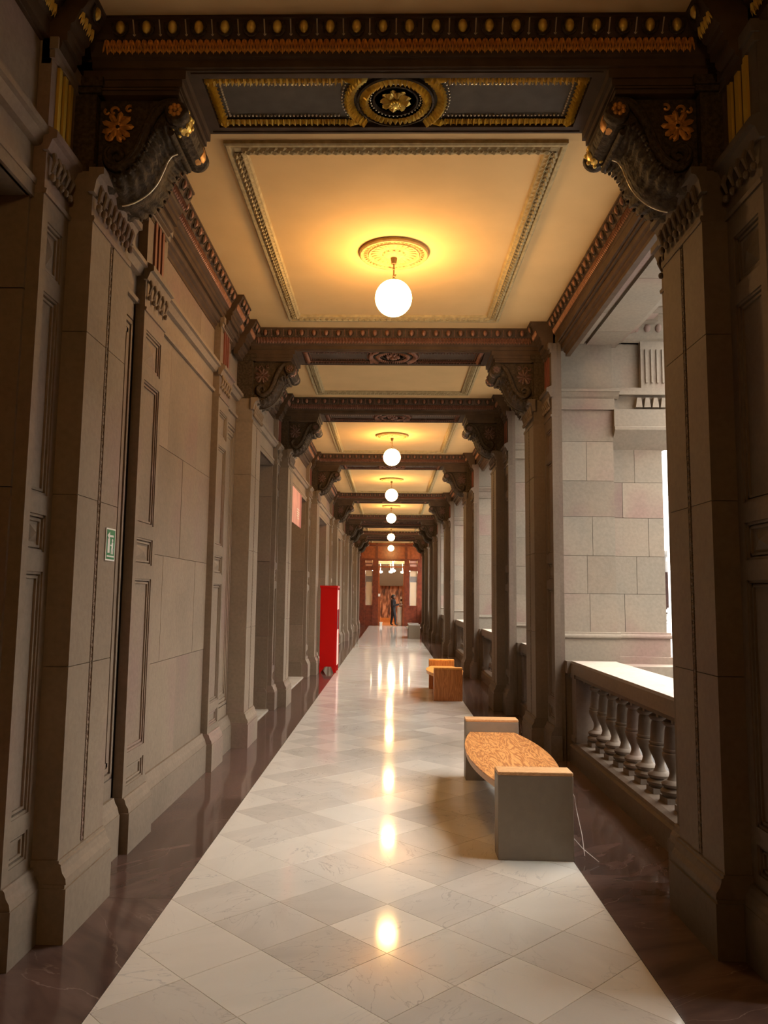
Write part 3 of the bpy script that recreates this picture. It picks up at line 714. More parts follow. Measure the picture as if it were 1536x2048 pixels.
# ------------------------------------------------------------------ ceiling
ce = MB(); ce.box(-1.7, 1.75, -6, END+.2, ZC, 4.9); ce.build('ceiling', CEIL, kind='structure', label='cream painted plaster ceiling', category='ceiling')
def ceiling_frame(k, a, b):
    y0, y1 = a+.66, b-.62
    nm = ('nearest' if k == 0 else ORD[k])
    o = thing('trim_%d' % (k+4), 'ochre plaster frame with leaf garland on the ceiling after the %s beam' % nm, 'moulding', (0, (y0+y1)/2, ZC), kind='structure')
    X = 1.07; hh = (y1-y0)/2; f = MB(); l = MB()
    prof = [(0, 0), (0, -.022), (.012, -.03), (.03, -.03), (.038, -.014), (.05, -.014), (.055, -.018), (.10, -.018), (.105, -.026), (.125, -.022), (.135, 0)]
    n = len(prof); vs = []; fs = []
    for q, z in prof: vs += [(-X+q, -hh+q, z), (X-q, -hh+q, z), (X-q, hh-q, z), (-X+q, hh-q, z)]
    for i in range(n-1):
        for c in range(4): fs.append((i*4+c, i*4+(c+1) % 4, (i+1)*4+(c+1) % 4, (i+1)*4+c))
    f.add(vs, fs); f.build('frame_moulding', CEILM, o)
    det = k < 3; pitch = .055 if det else .12
    for (p0, p1, a_) in (((-X+.078, -hh+.1), (-X+.078, hh-.1), 0), ((X-.078, -hh+.1), (X-.078, hh-.1), 0), ((-X+.1, -hh+.078), (X-.1, -hh+.078), 1), ((-X+.1, hh-.078), (X-.1, hh-.078), 1)):
        p0, p1 = Vector((*p0, -.018)), Vector((*p1, -.018)); L = (p1-p0).length; m = int(L/pitch); d = (p1-p0).normalized(); sd = Vector((-d.y, d.x, 0))
        for i in range(m):
            P = p0+d*i*L/m
            for sg in (-1, 1): l.leaf(P+sd*sg*.013, sd, d+sd*sg*.25, (0, 0, -1), .032, pitch*1.3, .022)
            l.ell(P+d*.02+Vector((0, 0, -.012)), (.011, .011, .012), 6, 4)
    l.build('leaf_garland', CEILM, o, kind='stuff')
for k, (a, b) in enumerate(bays): ceiling_frame(k, a, b)
ceiling_frame(8, 36.55, END+.5)

# ------------------------------------------------------------------ roses and pendant lamps
def make_rose():
    r = thing('ceiling_rose', '', 'ceiling rose', group='round plaster ceiling roses')
    MB().lathe([(.285, 0), (.285, -.022), (.275, -.032), (.258, -.032), (.25, -.02), (.215, -.02), (.208, -.03), (.198, -.028), (.19, -.012), (.10, -.016), (.085, -.03), (.05, -.045), (.02, -.05)], n=48).build('disc', ROSE, r, 35)
    l = MB()
    for k in range(44):
        a = 2*pi*k/44; b = a+pi/44
        l.tube([(.217*cos(a), .217*sin(a), -.022), (.248*cos(b), .248*sin(b), -.022), (.217*cos(a+2*pi/44), .217*sin(a+2*pi/44), -.022)], .0045, 4)
    for k in range(24):
        a = 2*pi*k/24; l.leaf((.095*cos(a), .095*sin(a), -.014), (-sin(a), cos(a), 0), (cos(a), sin(a), 0), (0, 0, -1), .026, .095, .012)
    for k in range(12):
        a = 2*pi*k/12; l.leaf((.03*cos(a), .03*sin(a), -.034), (-sin(a), cos(a), 0), (cos(a), sin(a), .15), (0, 0, -1), .034, .065, .014)
    l.build('rose_relief', ROSE, r, kind='stuff'); return r
def make_lamp():
    r = thing('globe_lamp', '', 'lamp', group='globe pendant lamps')
    MB().lathe([(.002, -.045), (.028, -.045), (.027, -.06), (.020, -.098), (.010, -.10)], n=14).build('ceiling_cup', BRASS, r, 40)
    rd = MB(); rd.tube([(0, 0, -.095), (0, 0, -.235)], .0065, 8); rd.tube([(0, 0, -.135), (-.022, 0, -.135), (-.032, 0, -.128)], .005, 6); rd.ell((-.033, 0, -.128), (.007, .007, .007), 6, 4)
    rd.tube([(0, .006, -.195), (.018, 0, -.190), (.012, 0, -.205), (-.008, 0, -.21)], .0045, 6); rd.ell((0, 0, -.14), (.011, .011, .012), 8, 5); rd.ell((0, 0, -.20), (.010, .010, .012), 8, 5)
    rd.build('rod', BRASS, r, 60)
    MB().lathe([(.006, -.215), (.014, -.222), (.026, -.236), (.052, -.262), (.074, -.285), (.070, -.288), (.02, -.27)], n=20).build('cap', BRASS, r, 40)
    MB().ell((0, 0, -.39), (.15, .15, .15), 32, 20).build('globe', GLOBE, r, 180)
    return r
ROSEO, LAMPO = make_rose(), make_lamp()
LY = [6.07, 13.33, 18.45, 24.0, 31.6, 38.6]
LDROP = [0, 0, 0, 0, -.02, -.04]
who = ['nearest and largest', 'second nearest', 'third nearest', 'fourth nearest', 'fifth nearest', 'farthest and smallest']
for k, y in enumerate(LY):
    la = 'lit white globe lamp on a brass rod, the %s of the row' % who[k]; lr = 'round plaster rose above the %s globe lamp' % who[k]
    if k == 0: ROSEO.location = (0, y, ZC); ROSEO['label'] = lr; LAMPO.location = (0, y, ZC); LAMPO['label'] = la
    else: copy_tree(ROSEO, (0, y, ZC), 0, lr); copy_tree(LAMPO, (0, y, ZC+LDROP[k]), 0, la)

copy_tree(ROSEO, (0, -1.6, ZC), 0, 'round plaster rose behind the camera'); copy_tree(LAMPO, (0, -1.6, ZC), 0, 'lit globe lamp behind the camera')

# ------------------------------------------------------------------ balustrades
BPROF = [(.070, .235), (.072, .245), (.090, .258), (.092, .275), (.080, .288), (.066, .295), (.080, .306), (.084, .322), (.070, .336), (.046, .345), (.036, .36), (.030, .385), (.034, .41), (.050, .445), (.066, .48), (.074, .505), (.074, .52), (.064, .528),
         (.070, .536), (.070, .546), (.062, .552), (.058, .61), (.054, .665), (.050, .685), (.044, .695), (.058, .703), (.066, .715), (.064, .728), (.050, .738), (.040, .745), (.040, .765)]
bal_hi = MB().lathe(BPROF, n=18).box(-.075, .075, -.075, .075, .20, .238).box(-.06, .06, -.06, .06, .762, .785).mesh('baluster', STONE_SHADE, 35)
bal_lo = MB().lathe(BPROF[::2], n=10).box(-.075, .075, -.075, .075, .20, .238).box(-.06, .06, -.06, .06, .762, .785).mesh('baluster', STONE_SHADE, 35)
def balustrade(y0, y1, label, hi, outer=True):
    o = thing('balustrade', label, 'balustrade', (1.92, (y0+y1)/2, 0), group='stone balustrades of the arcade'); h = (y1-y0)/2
    MB().prism([(-.19, .835), (-.19, .935), (-.18, .95), (.24, .95), (.25, .935), (.25, .835)], lambda p, q, t: (p, t, q), -h, h).build('handrail', STONE_SHADE, o)
    MB().box(-.178, .238, -h+.1, h-.1, .949, .954).build('daylit_rail_top', STONE_DAYLIT, o)  # thin pale slab paints the daylight lying on the rail
    MB().prism([(-.165, .80), (-.155, .835), (.215, .835), (.225, .80), (.12, .80), (.12, .783), (-.12, .783), (-.12, .80)], lambda p, q, t: (p, t, q), -h, h).build('rail_moulding', STONE_SHADE, o)
    MB().prism([(-.19, -.0), (-.19, .15), (-.17, .165), (-.165, .19), (-.12, .2), (.15, .2), (.2, .15), (.2, -.0)], lambda p, q, t: (p, t, q), -h, h).build('bottom_rail', STONE_SHADE, o)
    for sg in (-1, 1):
        MB().box(-.225, .28, *sorted((sg*(h-.10), sg*h)), .835, .952).build('rail_end_block', STONE_SHADE, o)
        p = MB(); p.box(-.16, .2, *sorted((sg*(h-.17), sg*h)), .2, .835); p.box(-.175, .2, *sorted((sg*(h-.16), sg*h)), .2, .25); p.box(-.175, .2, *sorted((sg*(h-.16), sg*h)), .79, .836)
        p.build('end_pedestal', STONE_SHADE, o)
    n = max(2, round((2*h-.33)/.275))
    for k in range(n): link('baluster', bal_hi if hi else bal_lo, o, loc=(0, -h+.30+k*(2*h-.60)/(n-1), 0))
    dr = MB()
    for k in range(n+1):
        y = -h+.30+(k-.5)*(2*h-.60)/(n-1)
        if abs(y) < h-.17: dr.box(-.15, -.11, y-.022, y+.022, .775, .80)
    dr.build('rail_dentils', STONE_SHADE, o, kind='stuff')
balpos = ['beside the near wood-topped bench, most fully seen', 'between the second and third piers, beyond the near bench', 'beside the orange bench', 'beyond the orange bench, mostly hidden by piers',
          'in the bay after the fifth pier', 'in the short bay after the sixth pier', 'in the bay after the seventh pier', 'in the short bay after the eighth pier']
for k, (a, b) in enumerate(bays): balustrade(a+.70, b-.62, 'grey stone balustrade with turned balusters %s' % balpos[k], k < 2)
balustrade(36.55+.7, END, 'grey stone balustrade in the last bay beside the wooden end doors', False)

# ------------------------------------------------------------------ outer court piers (light stone), one per beam
def outer_pier(i, yc):
    o = thing('court_pier', 'pale stone court pier %s' % ['just outside the nearest arcade pier, hidden behind it', 'with impost and fluted block, fully seen beyond the balustrade', 'seen as a pale strip between second and third arcade piers'][i] if i < 3
              else 'pale stone court pier outside the %s arcade pier' % ORD[i], 'pier', (1.76, yc, 0), group='pale court piers outside the arcade'); o['kind'] = 'structure'
    hA, hB = .34, .24
    A = MB(); A.box(-.03, .525, -hA+.01, hA-.01, .95, 4.25); A.build('pier_core', MORTAR, o)
    B = MB(); B.box(.53, 1.06, -hB+.01, hB-.01, .95, 3.2); B.build('pier_core', MORTAR, o)
    zs = [1.21, 1.60, 1.985, 2.385, 2.755, 3.165, 3.50]
    off = [.26, .24, .30, 0, .25, .0]
    for k, (a, b) in enumerate(zip(zs, zs[1:])):
        js = [-.035, off[k], .53] if off[k] else [-.035, .53]
        for p, q in zip(js, js[1:]): MB().box(p+.002, q-.002, -hA+rnd(-.001, .001), hA, a+.002, b-.002).build('block', STONE_OUT, o)
        if b > 3.25: b = 3.17
        js = [.53, .64+.13*(k % 3), 1.06]
        if b > a+.1:
            for p, q in zip(js, js[1:]): MB().box(p+.002, q-.002, -hB+rnd(-.001, .001), hB, a+.002, b-.002).build('block', STONE_OUT, o)
    MB().box(-.035, .53, -hA, hA, 3.72, 4.25).build('upper_block', STONE_OUT, o)
    I = MB(); I.box(-.04, .555, -hA-.025, hA+.025, 3.50, 3.525); I.box(-.035, .545, -hA-.012, hA+.012, 3.525, 3.62)
    I.prism([(0, 3.62), (.02, 3.64), (.045, 3.68), (.06, 3.685), (.06, 3.71), (.02, 3.725), (0, 3.725)], lambda p, q, t: (t, -hA-p, q), -.07, .59)
    I.box(-.04, .58, -hA, hA+.05, 3.62, 3.72); I.build('impost_band', STONE_OUT, o)
    b = MB()
    for (h_, x0, x1, dz) in ((hA, -.035, .54, 0), (hB, .53, 1.08, -.0)):
        b.prism([(0, 1.15), (.028, 1.155), (.032, 1.17), (.028, 1.185), (.012, 1.195), (.012, 1.21), (0, 1.215)], lambda p, q, t: (t, -h_-p, q), x0, x1+.02)
        b.box(x0, x1, -h_, h_, 1.15, 1.215); b.box(x0, x1+.01, -h_-.01, h_+.01, .90, 1.15)
    b.box(.53, 1.2, -hB-.06, hB+.06, .90, .97); b.box(.40, 1.2, -.6, .6, .72, .90)
    b.build('pier_base', STONE_OUT, o)
    MB().box(-.055, .54, -.61, .61, 0, .90).build('pier_foot', STONE_SHADE, o)
    e = MB()                                        # stepped entablature of the court face
    e.prism([(hB, 3.10), (hB+.0, 3.10), (hB+.16, 3.27), (hB+.17, 3.28), (hB+.17, 3.31), (hB+.15, 3.32), (hB+.15, 3.50), (hB, 3.50)], lambda p, q, t: (t, -p, q), .53, 1.14)
    e.box(.53, 1.12, -hB, hB+.12, 3.12, 3.50); e.box(.53, 1.10, -hB-.06, hB+.06, 3.50, 3.66)
    e.box(.53, 1.16, -hB-.13, hB+.13, 3.66, 3.70); e.box(.53, 1.14, -hB-.10, hB+.10, 3.70, 3.74)
    e.box(.53, .90, -hB-.0, hB+.0, 3.74, 4.27); e.box(.84, 1.13, -hB-.07, hB+.07, 3.74, 4.27)
    e.prism([(hB+.05, 4.24), (hB+.10, 4.27), (hB+.14, 4.34), (hB+.20, 4.47), (hB+.24, 4.48), (hB+.24, 4.56), (hB, 4.56)], lambda p, q, t: (t, -p, q), .60, 1.3)
    e.box(.53, 1.3, -hB, hB, 4.24, 4.95)
    e.build('court_entablature', STONE_OUT, o)
    f = MB()
    for k in range(4): f.box(.885+k*.058, .905+k*.058, -hB-.085, -hB-.06, 3.80, 4.16)
    f.build('flutes', STONE_OUT, o)
    gme = MB().prism([(-.035, 0), (.035, 0), (.02, .10), (-.02, .10)], lambda p, q, t: (p, t, q), -.10, 0).mesh('drop', STONE_OUT)
    for k in range(4): link('drop', gme, o, loc=(.80+k*.085, -hB-.02, 3.53))
    if i < 4:
        eg = MB()
        for k in range(6): eg.ell((.66+k*.115, -hB-.15, 4.37), (.036, .03, .05), 12, 8)
        eg.build('court_eggs', STONE_OUT, o, 60, kind='stuff')
for i, yc in enumerate(BEAMS): outer_pier(i, yc)
for yc in []:
    m = MB(); m.box(1.73, 2.3, yc-.34, yc+.34, -.2, 4.25); m.box(2.3, 2.82, yc-.24, yc+.24, -.2, 4.9)
    m.build('court_pier', STONE_OUT, kind='structure', label='pale stone court pier behind the camera', category='pier')
so = thing('court_soffit', 'weathered grey stone soffit above the balustrades outside the arcade', 'soffit', kind='structure')
y = -6
while y < END:
    b = min(y+1.3, END)
    MB().box(1.80, 2.0, y+.003, b-.003, 4.21, 4.9).build('soffit_slab', STONE_OUT, so); MB().box(2.03, 2.36, y+.5, min(b+.5, END)-.006, 4.20, 4.9).build('soffit_slab', STONE_OUT, so); y = b
s2 = MB(); s2.box(1.99, 2.04, -6, END, 4.235, 4.9)
s2.box(2.36, 2.42, -6, END, 4.25, 4.9); s2.prism([(2.42, 4.30), (2.52, 4.32), (2.56, 4.40), (2.68, 4.42), (2.72, 4.50), (2.95, 4.52), (2.95, 4.62), (2.42, 4.62)], lambda p, q, t: (p, t, q), -6, END)
s2.box(2.42, 2.95, -6, END, 4.6, 5.0); s2.build('outer_cornice', STONE_OUT, so)
mt = MB(); y = -5.6
while y < END: mt.box(2.56, 2.72, y, y+.16, 4.40, 4.50); y += .36
mt.build('modillions', STONE_OUT, so, kind='stuff')
MB().box(1.75, 2.95, -6, END, -.5, -.002).build('court_ledge', DARK_STONE, kind='structure', label='stone ledge carrying the balustrades', category='ledge')
lg = MB(); lg.box(2.18, 2.3, -6, END, -.1, .12); lg.build('trim_13', DARK_STONE, kind='structure', label='low stone kerb outside the balustrades', category='kerb')

# ------------------------------------------------------------------ the court
MB().box(2.9, 30, -14, 56, -6.2, -6).build('court_ground', STONE_PALE, kind='structure', label='pale paved floor of the light court far below', category='ground')
fc = thing('court_facade', 'bright pale stone facade across the light court with balustrades and dark bays', 'facade', (15, 17, 0), kind='structure')
m = MB(); m.box(1.2, 2.0, -30, 38, -6, .0); m.box(0.0, 2.0, -30, 38, 4.2, 5.0); m.box(.3, 2.0, -30, 38, 8.6, 9.6); m.box(.1, 2.0, -30, 38, -.4, 0); m.box(1.95, 2.0, -30, 38, 0, 9)
m.build('facade_wall', STONE_PALE, fc)
pme = MB().box(0, .6, -.35, .35, 0, 4.2).box(-.06, .6, -.42, .42, 3.6, 3.8).box(-.06, .6, -.42, .42, 0, 1.1).box(.1, .6, -.3, .3, 5.0, 8.6).mesh('facade_pier', STONE_PALE)
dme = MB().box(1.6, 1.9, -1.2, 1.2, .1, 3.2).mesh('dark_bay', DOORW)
rme = MB().box(.05, .45, -1.9, 1.9, .85, 1.0).box(.1, .4, -1.9, 1.9, 0, .2).mesh('facade_rail', STONE_PALE)
bme = MB().lathe([(p[0]*1.2, p[1]) for p in BPROF[::3]], n=6).mesh('facade_baluster', STONE_PALE, 40)
for k in range(15):
    y = -28+4.4*k; link('facade_pier', pme, fc, loc=(0, y, 0)); link('dark_bay', dme, fc, loc=(0, y+2.2, 0)); link('facade_rail', rme, fc, loc=(0, y+2.2, 0))
    if 4 <= k <= 12:
        for q in range(11): link('facade_baluster', bme, fc, loc=(.25, y+.6+.32*q, 0))
e = MB(); e.box(2.9, 17, -3.5, -3, -6, 13); e.box(2.9, 17, 48, 48.5, -6, 6); e.build('court_end_and_shade_walls', STONE_PALE, kind='structure', label='pale stone end walls of the light court, the near one unseen and raised to block light', category='wall')  # near wall is unseen, set close and tall to cut light on the piers
MB().box(2.35, 2.9, -6, END, 4.95, 9.5).build('upper_storey', STONE_OUT, kind='structure', label='upper storey wall above the arcade, out of view', category='wall')
MB().box(2.2, 2.9, -6, END, -6, -.4).build('lower_storey', STONE_OUT, kind='structure', label='lower storey wall beneath the balustrades', category='wall')
MB().box(1.62, 2.9, -6, 3.05, -.1, 4.9).build('wall_right', STONE, kind='structure', label='solid stone wall beside and behind the camera on the court side', category='wall')
MB().box(-2.75, 2.9, -6.3, -6, -.3, 4.9).build('wall_back', STONE, kind='structure', label='stone wall closing the corridor behind the camera', category='wall')

# ------------------------------------------------------------------ benches
def bench(name, label, x0, x1, y0, y1, h, endm, seatm, edgem, tops, group):
    o = thing(name, label, 'bench', ((x0+x1)/2, (y0+y1)/2, 0), group=group); hx_, L = (x1-x0)/2, (y1-y0)/2; t = .155
    for sg in (-1, 1):
        ya, yb = sorted((sg*L, sg*(L-t)))
        bev(MB().box(-hx_, hx_, ya, yb, 0, h-(.022 if tops else 0)).build('end_panel', endm, o), .004)
        if tops: bev(MB().box(-hx_, hx_, ya, yb, h-.022, h).build('end_cap', edgem, o), .005)
    def slab(z0, z1, inset, nm, mt, dx=0):
        n = 24; m = MB(); out = []
        for sg in (-1, 1):
            rng = range(n+1) if sg < 0 else range(n, -1, -1)
            for k in rng:
                v = -1+2*k/n; out.append((sg*(hx_-.035-inset+.115*(1-v*v)), v*(L-t)))
        m.prism(out, lambda p, q, tt: (p, q, tt), z0, z1); return bev(m.build(nm, mt, o), .003)
    slab(h-.115, h-.105+.0, .0, 'seat', seatm); slab(h-.155, h-.116, .006, 'seat_edge', edgem)
    MB().box(-hx_+.1, hx_-.1, -L+t-.004, L-t+.004, h-.30, h-.156).build('under_rail', endm, o)
    return o
bench('bench', 'nearest bench with grey end panels and grained oak seat', .655, 1.105, 4.78, 6.92, .51, GREYP, SEATW, EDGEW, True, 'benches along the balustrade side')
bench('bench', 'all-orange wooden bench in mid corridor beyond the near bench', .665, 1.09, 11.75, 13.42, .49, ORANGEW, ORANGES, ORANGES, True, 'benches along the balustrade side')
bench('bench', 'small far grey bench in front of the wooden end doors', .67, 1.09, 28.5, 30.2, .52, GREYP, GREYP, WHITEP, True, 'benches along the balustrade side')
# loose strap hanging behind the near bench
MB().tube([(1.112, 4.9, .40), (1.15, 4.95, .33), (1.17, 5.0, .25), (1.18, 4.9, .12), (1.17, 4.8, .03)], .0022, 5).tube([(1.112, 4.85, .12), (1.16, 4.8, .07), (1.24, 4.75, .012)], .002, 5).build('frayed_cord', WHITEP, label='thin pale cord frayed out behind the near bench end', category='cord')

# ------------------------------------------------------------------ red cabinet
c = thing('display_cabinet', 'tall glossy red cabinet on short feet against the closed wall', 'cabinet', (-1.25, 16.0, 0))
x0, x1, hy_ = -.17, .17, .30
bd = MB().box(x0, x1-.02, -hy_, hy_, .12, 1.70).build('cabinet_body', REDC, c); bev(bd, .006)
bev(MB().box(x0-.012, x1+.012, -hy_-.012, hy_+.012, 1.70, 1.745).build('cabinet_top', REDC, c), .006)
MB().box(x1-.02, x1+.0, -hy_+.02, hy_-.02, 1.26, 1.66).build('front_panel', PINKC, c, label='pale pink upper front panel')
MB().box(x1-.02, x1-.006, -hy_+.02, hy_-.02, .86, 1.25).build('front_panel', DARKR, c, label='dark red recessed panel')
MB().box(x1-.02, x1+.0, -hy_+.02, hy_-.02, .14, .85).build('front_panel', PINKC, c, label='pale pink lower front panel')
for sy in (-1, 1):
    MB().box(x1-.022, x1+.006, *sorted((sy*(hy_-.02), sy*hy_)), .12, 1.70).build('front_stile', REDC, c)
    for xa in (x0, x1-.10):
        m = MB(); m.add([(xa, sy*hy_, .12), (xa+.10, sy*hy_, .12), (xa+.10 if xa > 0 else xa+.03, sy*hy_, 0), (xa+.05 if xa > 0 else xa, sy*hy_, 0),
                         (xa, sy*(hy_-.04), .12), (xa+.10, sy*(hy_-.04), .12), (xa+.10 if xa > 0 else xa+.03, sy*(hy_-.04), 0), (xa+.05 if xa > 0 else xa, sy*(hy_-.04), 0)],
                        [(0, 1, 2, 3), (4, 7, 6, 5), (0, 4, 5, 1), (1, 5, 6, 2), (2, 6, 7, 3), (3, 7, 4, 0)])
        m.build('foot', REDC, c)

# ------------------------------------------------------------------ banner over the doorway
b = thing('banner', 'pale pink hanging banner with illegible lettering in the doorway', 'banner', (-1.63, 13.1, 0))
MB().box(-.006, .006, -.62, .42, 2.74, 3.34).build('cloth', PINKB, b); MB().box(-.0065, .0065, .42, .68, 2.74, 3.34).build('cloth_edge', ROSEB, b)
MB().tube([(0, -.64, 3.345), (0, .70, 3.345)], .010, 6).build('rod', BRASS, b)
pr = MB()
for k, (y0, y1, z) in enumerate(((.05, .36, 3.02), (.02, .38, 2.975), (.08, .36, 2.94), (.05, .30, 2.90), (.12, .34, 2.865))): pr.box(.006, .0072, y0, y1, z, z+.016)
pr.build('lettering', WHITEP, b)

# ------------------------------------------------------------------ green sign on the first pilaster
sg_ = thing('exit_sign', 'small green and white emergency sign on the nearest wall pilaster', 'sign', (-1.478, 4.01, 1.80))
MB().box(0, .004, -.066, .066, -.085, .085).build('sign_plate', WHITEP, sg_); MB().box(.004, .005, -.058, .058, -.077, .077).build('green_field', GREENP, sg_)
q = MB(); X0, X1 = .005, .006
q.box(X0, X1, -.045, -.015, -.045, .03)                              # door shape
q.add([(X1, -.055, .045), (X1, -.02, .066), (X1, -.02, .024)], [(0, 1, 2)]); q.box(X0, X1, -.02, .035, .039, .050)
q.ell((X1, .02, .022), (.001, .010, .010), 10, 5); q.box(X0, X1, .010, .032, -.02, .012); q.box(X0, X1, -.006, .012, -.008, .0); q.box(X0, X1, .005, .016, -.05, -.02); q.box(X0, X1, .026, .036, -.05, -.02)
q.box(X0, X1, -.05, .05, -.066, -.058)
q.build('pictogram', WHITEP, sg_)

# ------------------------------------------------------------------ end wall with doors
ew = thing('door_7', 'red-brown mahogany double door front with transom and curtained sidelights', 'door front', (0, END, 0), kind='structure')
def fr(nm, mat, *bx):
    m = MB()
    for q in bx: m.box(*q)
    return m.build(nm, mat, ew)
fr('upper_panel', MAHOGL, (-1.66, 1.70, 0, .12, 3.45, 4.36))
fr('upper_rail', MAHOG, (-1.66, 1.70, -.05, .1, 3.42, 3.50), (-1.66, 1.70, -.04, .1, 4.15, 4.24))
for x in (-1.66, -.80, .74, 1.56): fr('upper_stile', MAHOG, (x, x+.12, -.035, .1, 3.45, 4.36))
for x0, x1 in ((-1.66, -1.33), (-.95, -.65), (.72, .98), (1.40, 1.72)): fr('post', MAHOG, (x0, x1, -.06, .12, 0, 3.45))
for x0, x1 in ((-1.33, -.95), (.98, 1.40)):
    fr('sidelight_base', MAHOG, (x0, x1, -.02, .1, 0, 1.0)); fr('sidelight_rail', MAHOG, (x0, x1, -.04, .1, .96, 1.06), (x0, x1, -.04, .1, 2.88, 3.10), (x0, x1, -.04, .1, 3.40, 3.45), (x0, x1, -.02, .1, 3.23, 3.27))
    fr('curtain', CURT, (x0+.04, x1-.04, .04, .05, 1.05, 2.28), (x0+.04, x1-.04, .04, .05, 2.58, 2.9)); fr('dark_pane', DARKC, (x0+.02, x1-.02, .05, .06, 2.28, 2.58))
    fr('transom_pane', PINKC, (x0+.02, x1-.02, .05, .06, 3.10, 3.40)); fr('glass_pane', GLASS, (x0, x1, .02, .026, 1.06, 2.88))
fr('door_head', MAHOGL, (-.65, .72, -.03, .12, 3.38, 3.46), (-.65, .72, -.03, .12, 3.03, 3.11)); fr('transom_glass', GLASS, (-.65, .72, .02, .026, 3.11, 3.38))
fr('door_jamb', MAHOGL, (-.65, -.58, -.02, .12, 0, 3.03), (.66, .72, -.02, .12, 0, 3.03))
dl = fr('door_leaf', MAHOGL, (-.60, -.54, .1, .75, 0, 2.1), (.61, .66, .1, .75, 0, 2.1))
fr('door_notice', WHITEP, (-.645, -.54, -.035, -.03, 1.52, 1.66))
# lit room behind
rm = thing('end_room', 'warm lit room with a rust coloured mural seen through the end doors', 'room', (0, END+.2, 0), kind='structure')
MB().box(-2.4, 2.4, -.1, 6, -.05, .0).build('room_floor', FLOORO, rm); MB().box(-2.4, 2.4, 5.9, 6, 0, 3.6).build('mural', MURAL, rm)
MB().box(-2.5, -2.4, 0, 6, 0, 3.6).build('room_wall', CURT, rm); MB().box(2.4, 2.5, 0, 6, 0, 3.6).build('room_wall', CURT, rm); MB().box(-2.4, 2.4, 0, 6, 3.45, 3.6).build('room_ceiling', CURT, rm)
MB().box(-2.4, 2.4, 5.2, 5.3, 2.15, 2.42).build('grey_pelmet', DARKC, rm); MB().box(-2.4, 2.4, 5.3, 5.9, 2.42, 3.4).build('dark_valance', DARKC, rm)
MB().box(-2.4, 2.4, 5.8, 5.9, 0, .25).build('room_base', FLOORO, rm)
for x, y in ((-.9, 1.0), (.1, 1.4), (1.0, 1.2), (0.15, 2.4), (-.8, 2.6), (.9, 2.9), (-.6, 4.6), (.7, 4.7), (0, 4.3)):
    MB().lathe([(.004, 3.46), (.006, 3.02), (.10, 3.0), (.12, 2.95), (.09, 2.90), (.01, 2.89)], (x, y, 0), 12).build('ceiling_spot', ROOML, rm)
# white patterned stand beside the person
sd = thing('display_stand', 'white patterned stand beside the dark-suited person', 'stand', (.50, END+.42, 0))
MB().lathe([(.10, 0), (.15, .02), (.15, .5), (.13, .96), (.05, .98)], n=12).build('stand_body', WHITEP, sd); MB().box(.0, .2, -.06, .06, 1.15, 1.52).build('card_rack', WHITEP, sd)
MB().box(-.02, .04, -.02, .02, 1.0, 1.3).build('stand_post', BRASS, sd)
MB().box(.02, .18, -.064, -.06, 1.28, 1.40).build('rack_print', DARKC, sd)
bk = MB().box(-.55, -.42, END-.26, END-.14, 0, .16).box(-.57, -.40, END-.28, END-.12, .16, .20); bk.build('door_stop_box', WHITEP, label='small white box on the floor by the open end door', category='box')

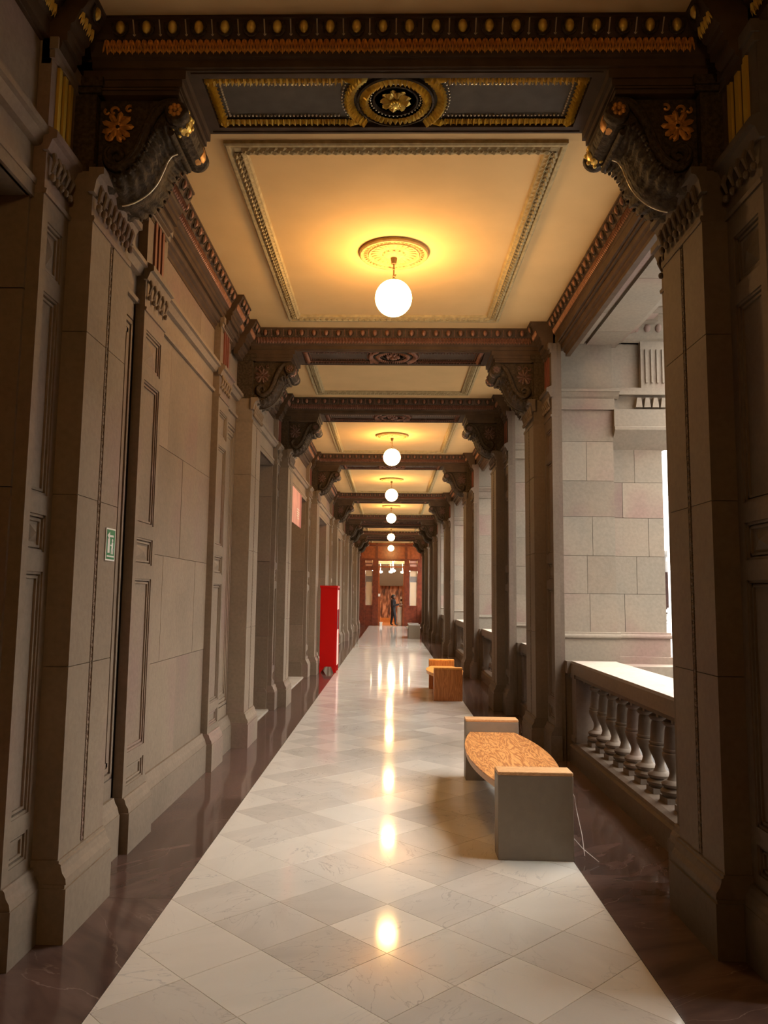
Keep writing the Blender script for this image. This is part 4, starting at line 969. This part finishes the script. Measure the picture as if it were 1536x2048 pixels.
# ------------------------------------------------------------------ person
P = thing('person', 'person in a dark suit standing side-on in the end doorway', 'person', (.15, END+.16, 0))
P.scale = (1.22, 1.22, 1.0)
def skinned(name, joints, edges, mat, parent, root=0):
    me = bpy.data.meshes.new(name); me.from_pydata([j[:3] for j in joints], edges, []); me.materials.append(mat)
    o = link(name, me, parent); mo = o.modifiers.new('skin', 'SKIN')
    for v, j in zip(me.skin_vertices[0].data, joints): v.radius = (j[3], j[4] if len(j) > 4 else j[3])
    me.skin_vertices[0].data[root].use_root = True
    s = o.modifiers.new('sub', 'SUBSURF'); s.levels = 2; s.render_levels = 2; me.polygons.foreach_set('use_smooth', [True]*len(me.polygons)); mo.use_smooth_shade = True
    return o
J = [(0, 0, .88, .13, .11), (0, 0, 1.05, .11, .09), (0, 0, 1.25, .14, .10), (0, 0, 1.36, .10, .08), (.005, 0, 1.41, .05), (.015, 0, 1.46, .05),
     (.02, -.09, .80, .085), (.09, -.09, .46, .06), (.10, -.09, .09, .042), (.20, -.09, .035, .032),
     (-.02, .09, .80, .085), (-.04, .09, .46, .06), (-.10, .09, .09, .042), (.0, .09, .035, .032),
     (0, -.17, 1.32, .055), (-.02, -.20, 1.07, .042), (.17, -.16, 1.07, .034), (.24, -.14, 1.09, .024),
     (0, .17, 1.32, .055), (.02, .20, 1.07, .042), (.20, .15, 1.12, .034), (.27, .13, 1.14, .024)]
E_ = [(0, 1), (1, 2), (2, 3), (3, 4), (4, 5), (0, 6), (6, 7), (7, 8), (8, 9), (0, 10), (10, 11), (11, 12), (12, 13), (3, 14), (14, 15), (15, 16), (16, 17), (3, 18), (18, 19), (19, 20), (20, 21)]
skinned('body', J, E_, BLACK, P)
hd = MB(); hd.ell((.025, 0, 1.52), (.088, .072, .108), 16, 12); hd.ell((.112, 0, 1.51), (.016, .013, .02), 8, 5); hd.ell((.095, 0, 1.468), (.02, .028, .012), 8, 5)
hd.ell((.02, -.073, 1.515), (.02, .010, .028), 8, 5); hd.ell((.02, .073, 1.515), (.02, .010, .028), 8, 5)
hd.build('head', SKIN, P, 180)
MB().ell((.09, -.028, 1.53), (.012, .012, .008), 8, 5).ell((.09, .028, 1.53), (.012, .012, .008), 8, 5).build('eyes', WHITEP, P)
MB().ell((.0, 0, 1.55), (.092, .082, .092), 16, 12).ell((-.05, 0, 1.50), (.055, .07, .08), 12, 8).build('hair', HAIR, P, 180)
for (hx0, hy0, hz) in ((.25, -.14, 1.09), (.28, .13, 1.14)):
    h = MB(); h.ell((hx0+.03, hy0, hz), (.042, .024, .036), 10, 6)
    for k, ln in enumerate((.055, .065, .06, .045)):
        z = hz+.024-.016*k; h.tube([(hx0+.055, hy0, z), (hx0+.055+ln*.55, hy0+.004, z), (hx0+.055+ln, hy0+.016, z-.01)], [.008, .0075, .006], 6)
    h.tube([(hx0+.01, hy0, hz+.025), (hx0+.035, hy0+.02, hz+.05), (hx0+.06, hy0+.024, hz+.052)], [.01, .009, .007], 6); h.build('hand', SKIN, P, 60)
MB().box(.05, .11, -.06, .06, 1.26, 1.36).build('white_collar', WHITEP, P)
MB().box(.345, .45, -.10, .12, 1.10, 1.115).box(.345, .355, -.10, .12, 1.115, 1.27).build('sheaf_of_papers', WHITEP, label='white papers held by the person in the end doorway', category='papers', loc=(.235, END+.16, 0))
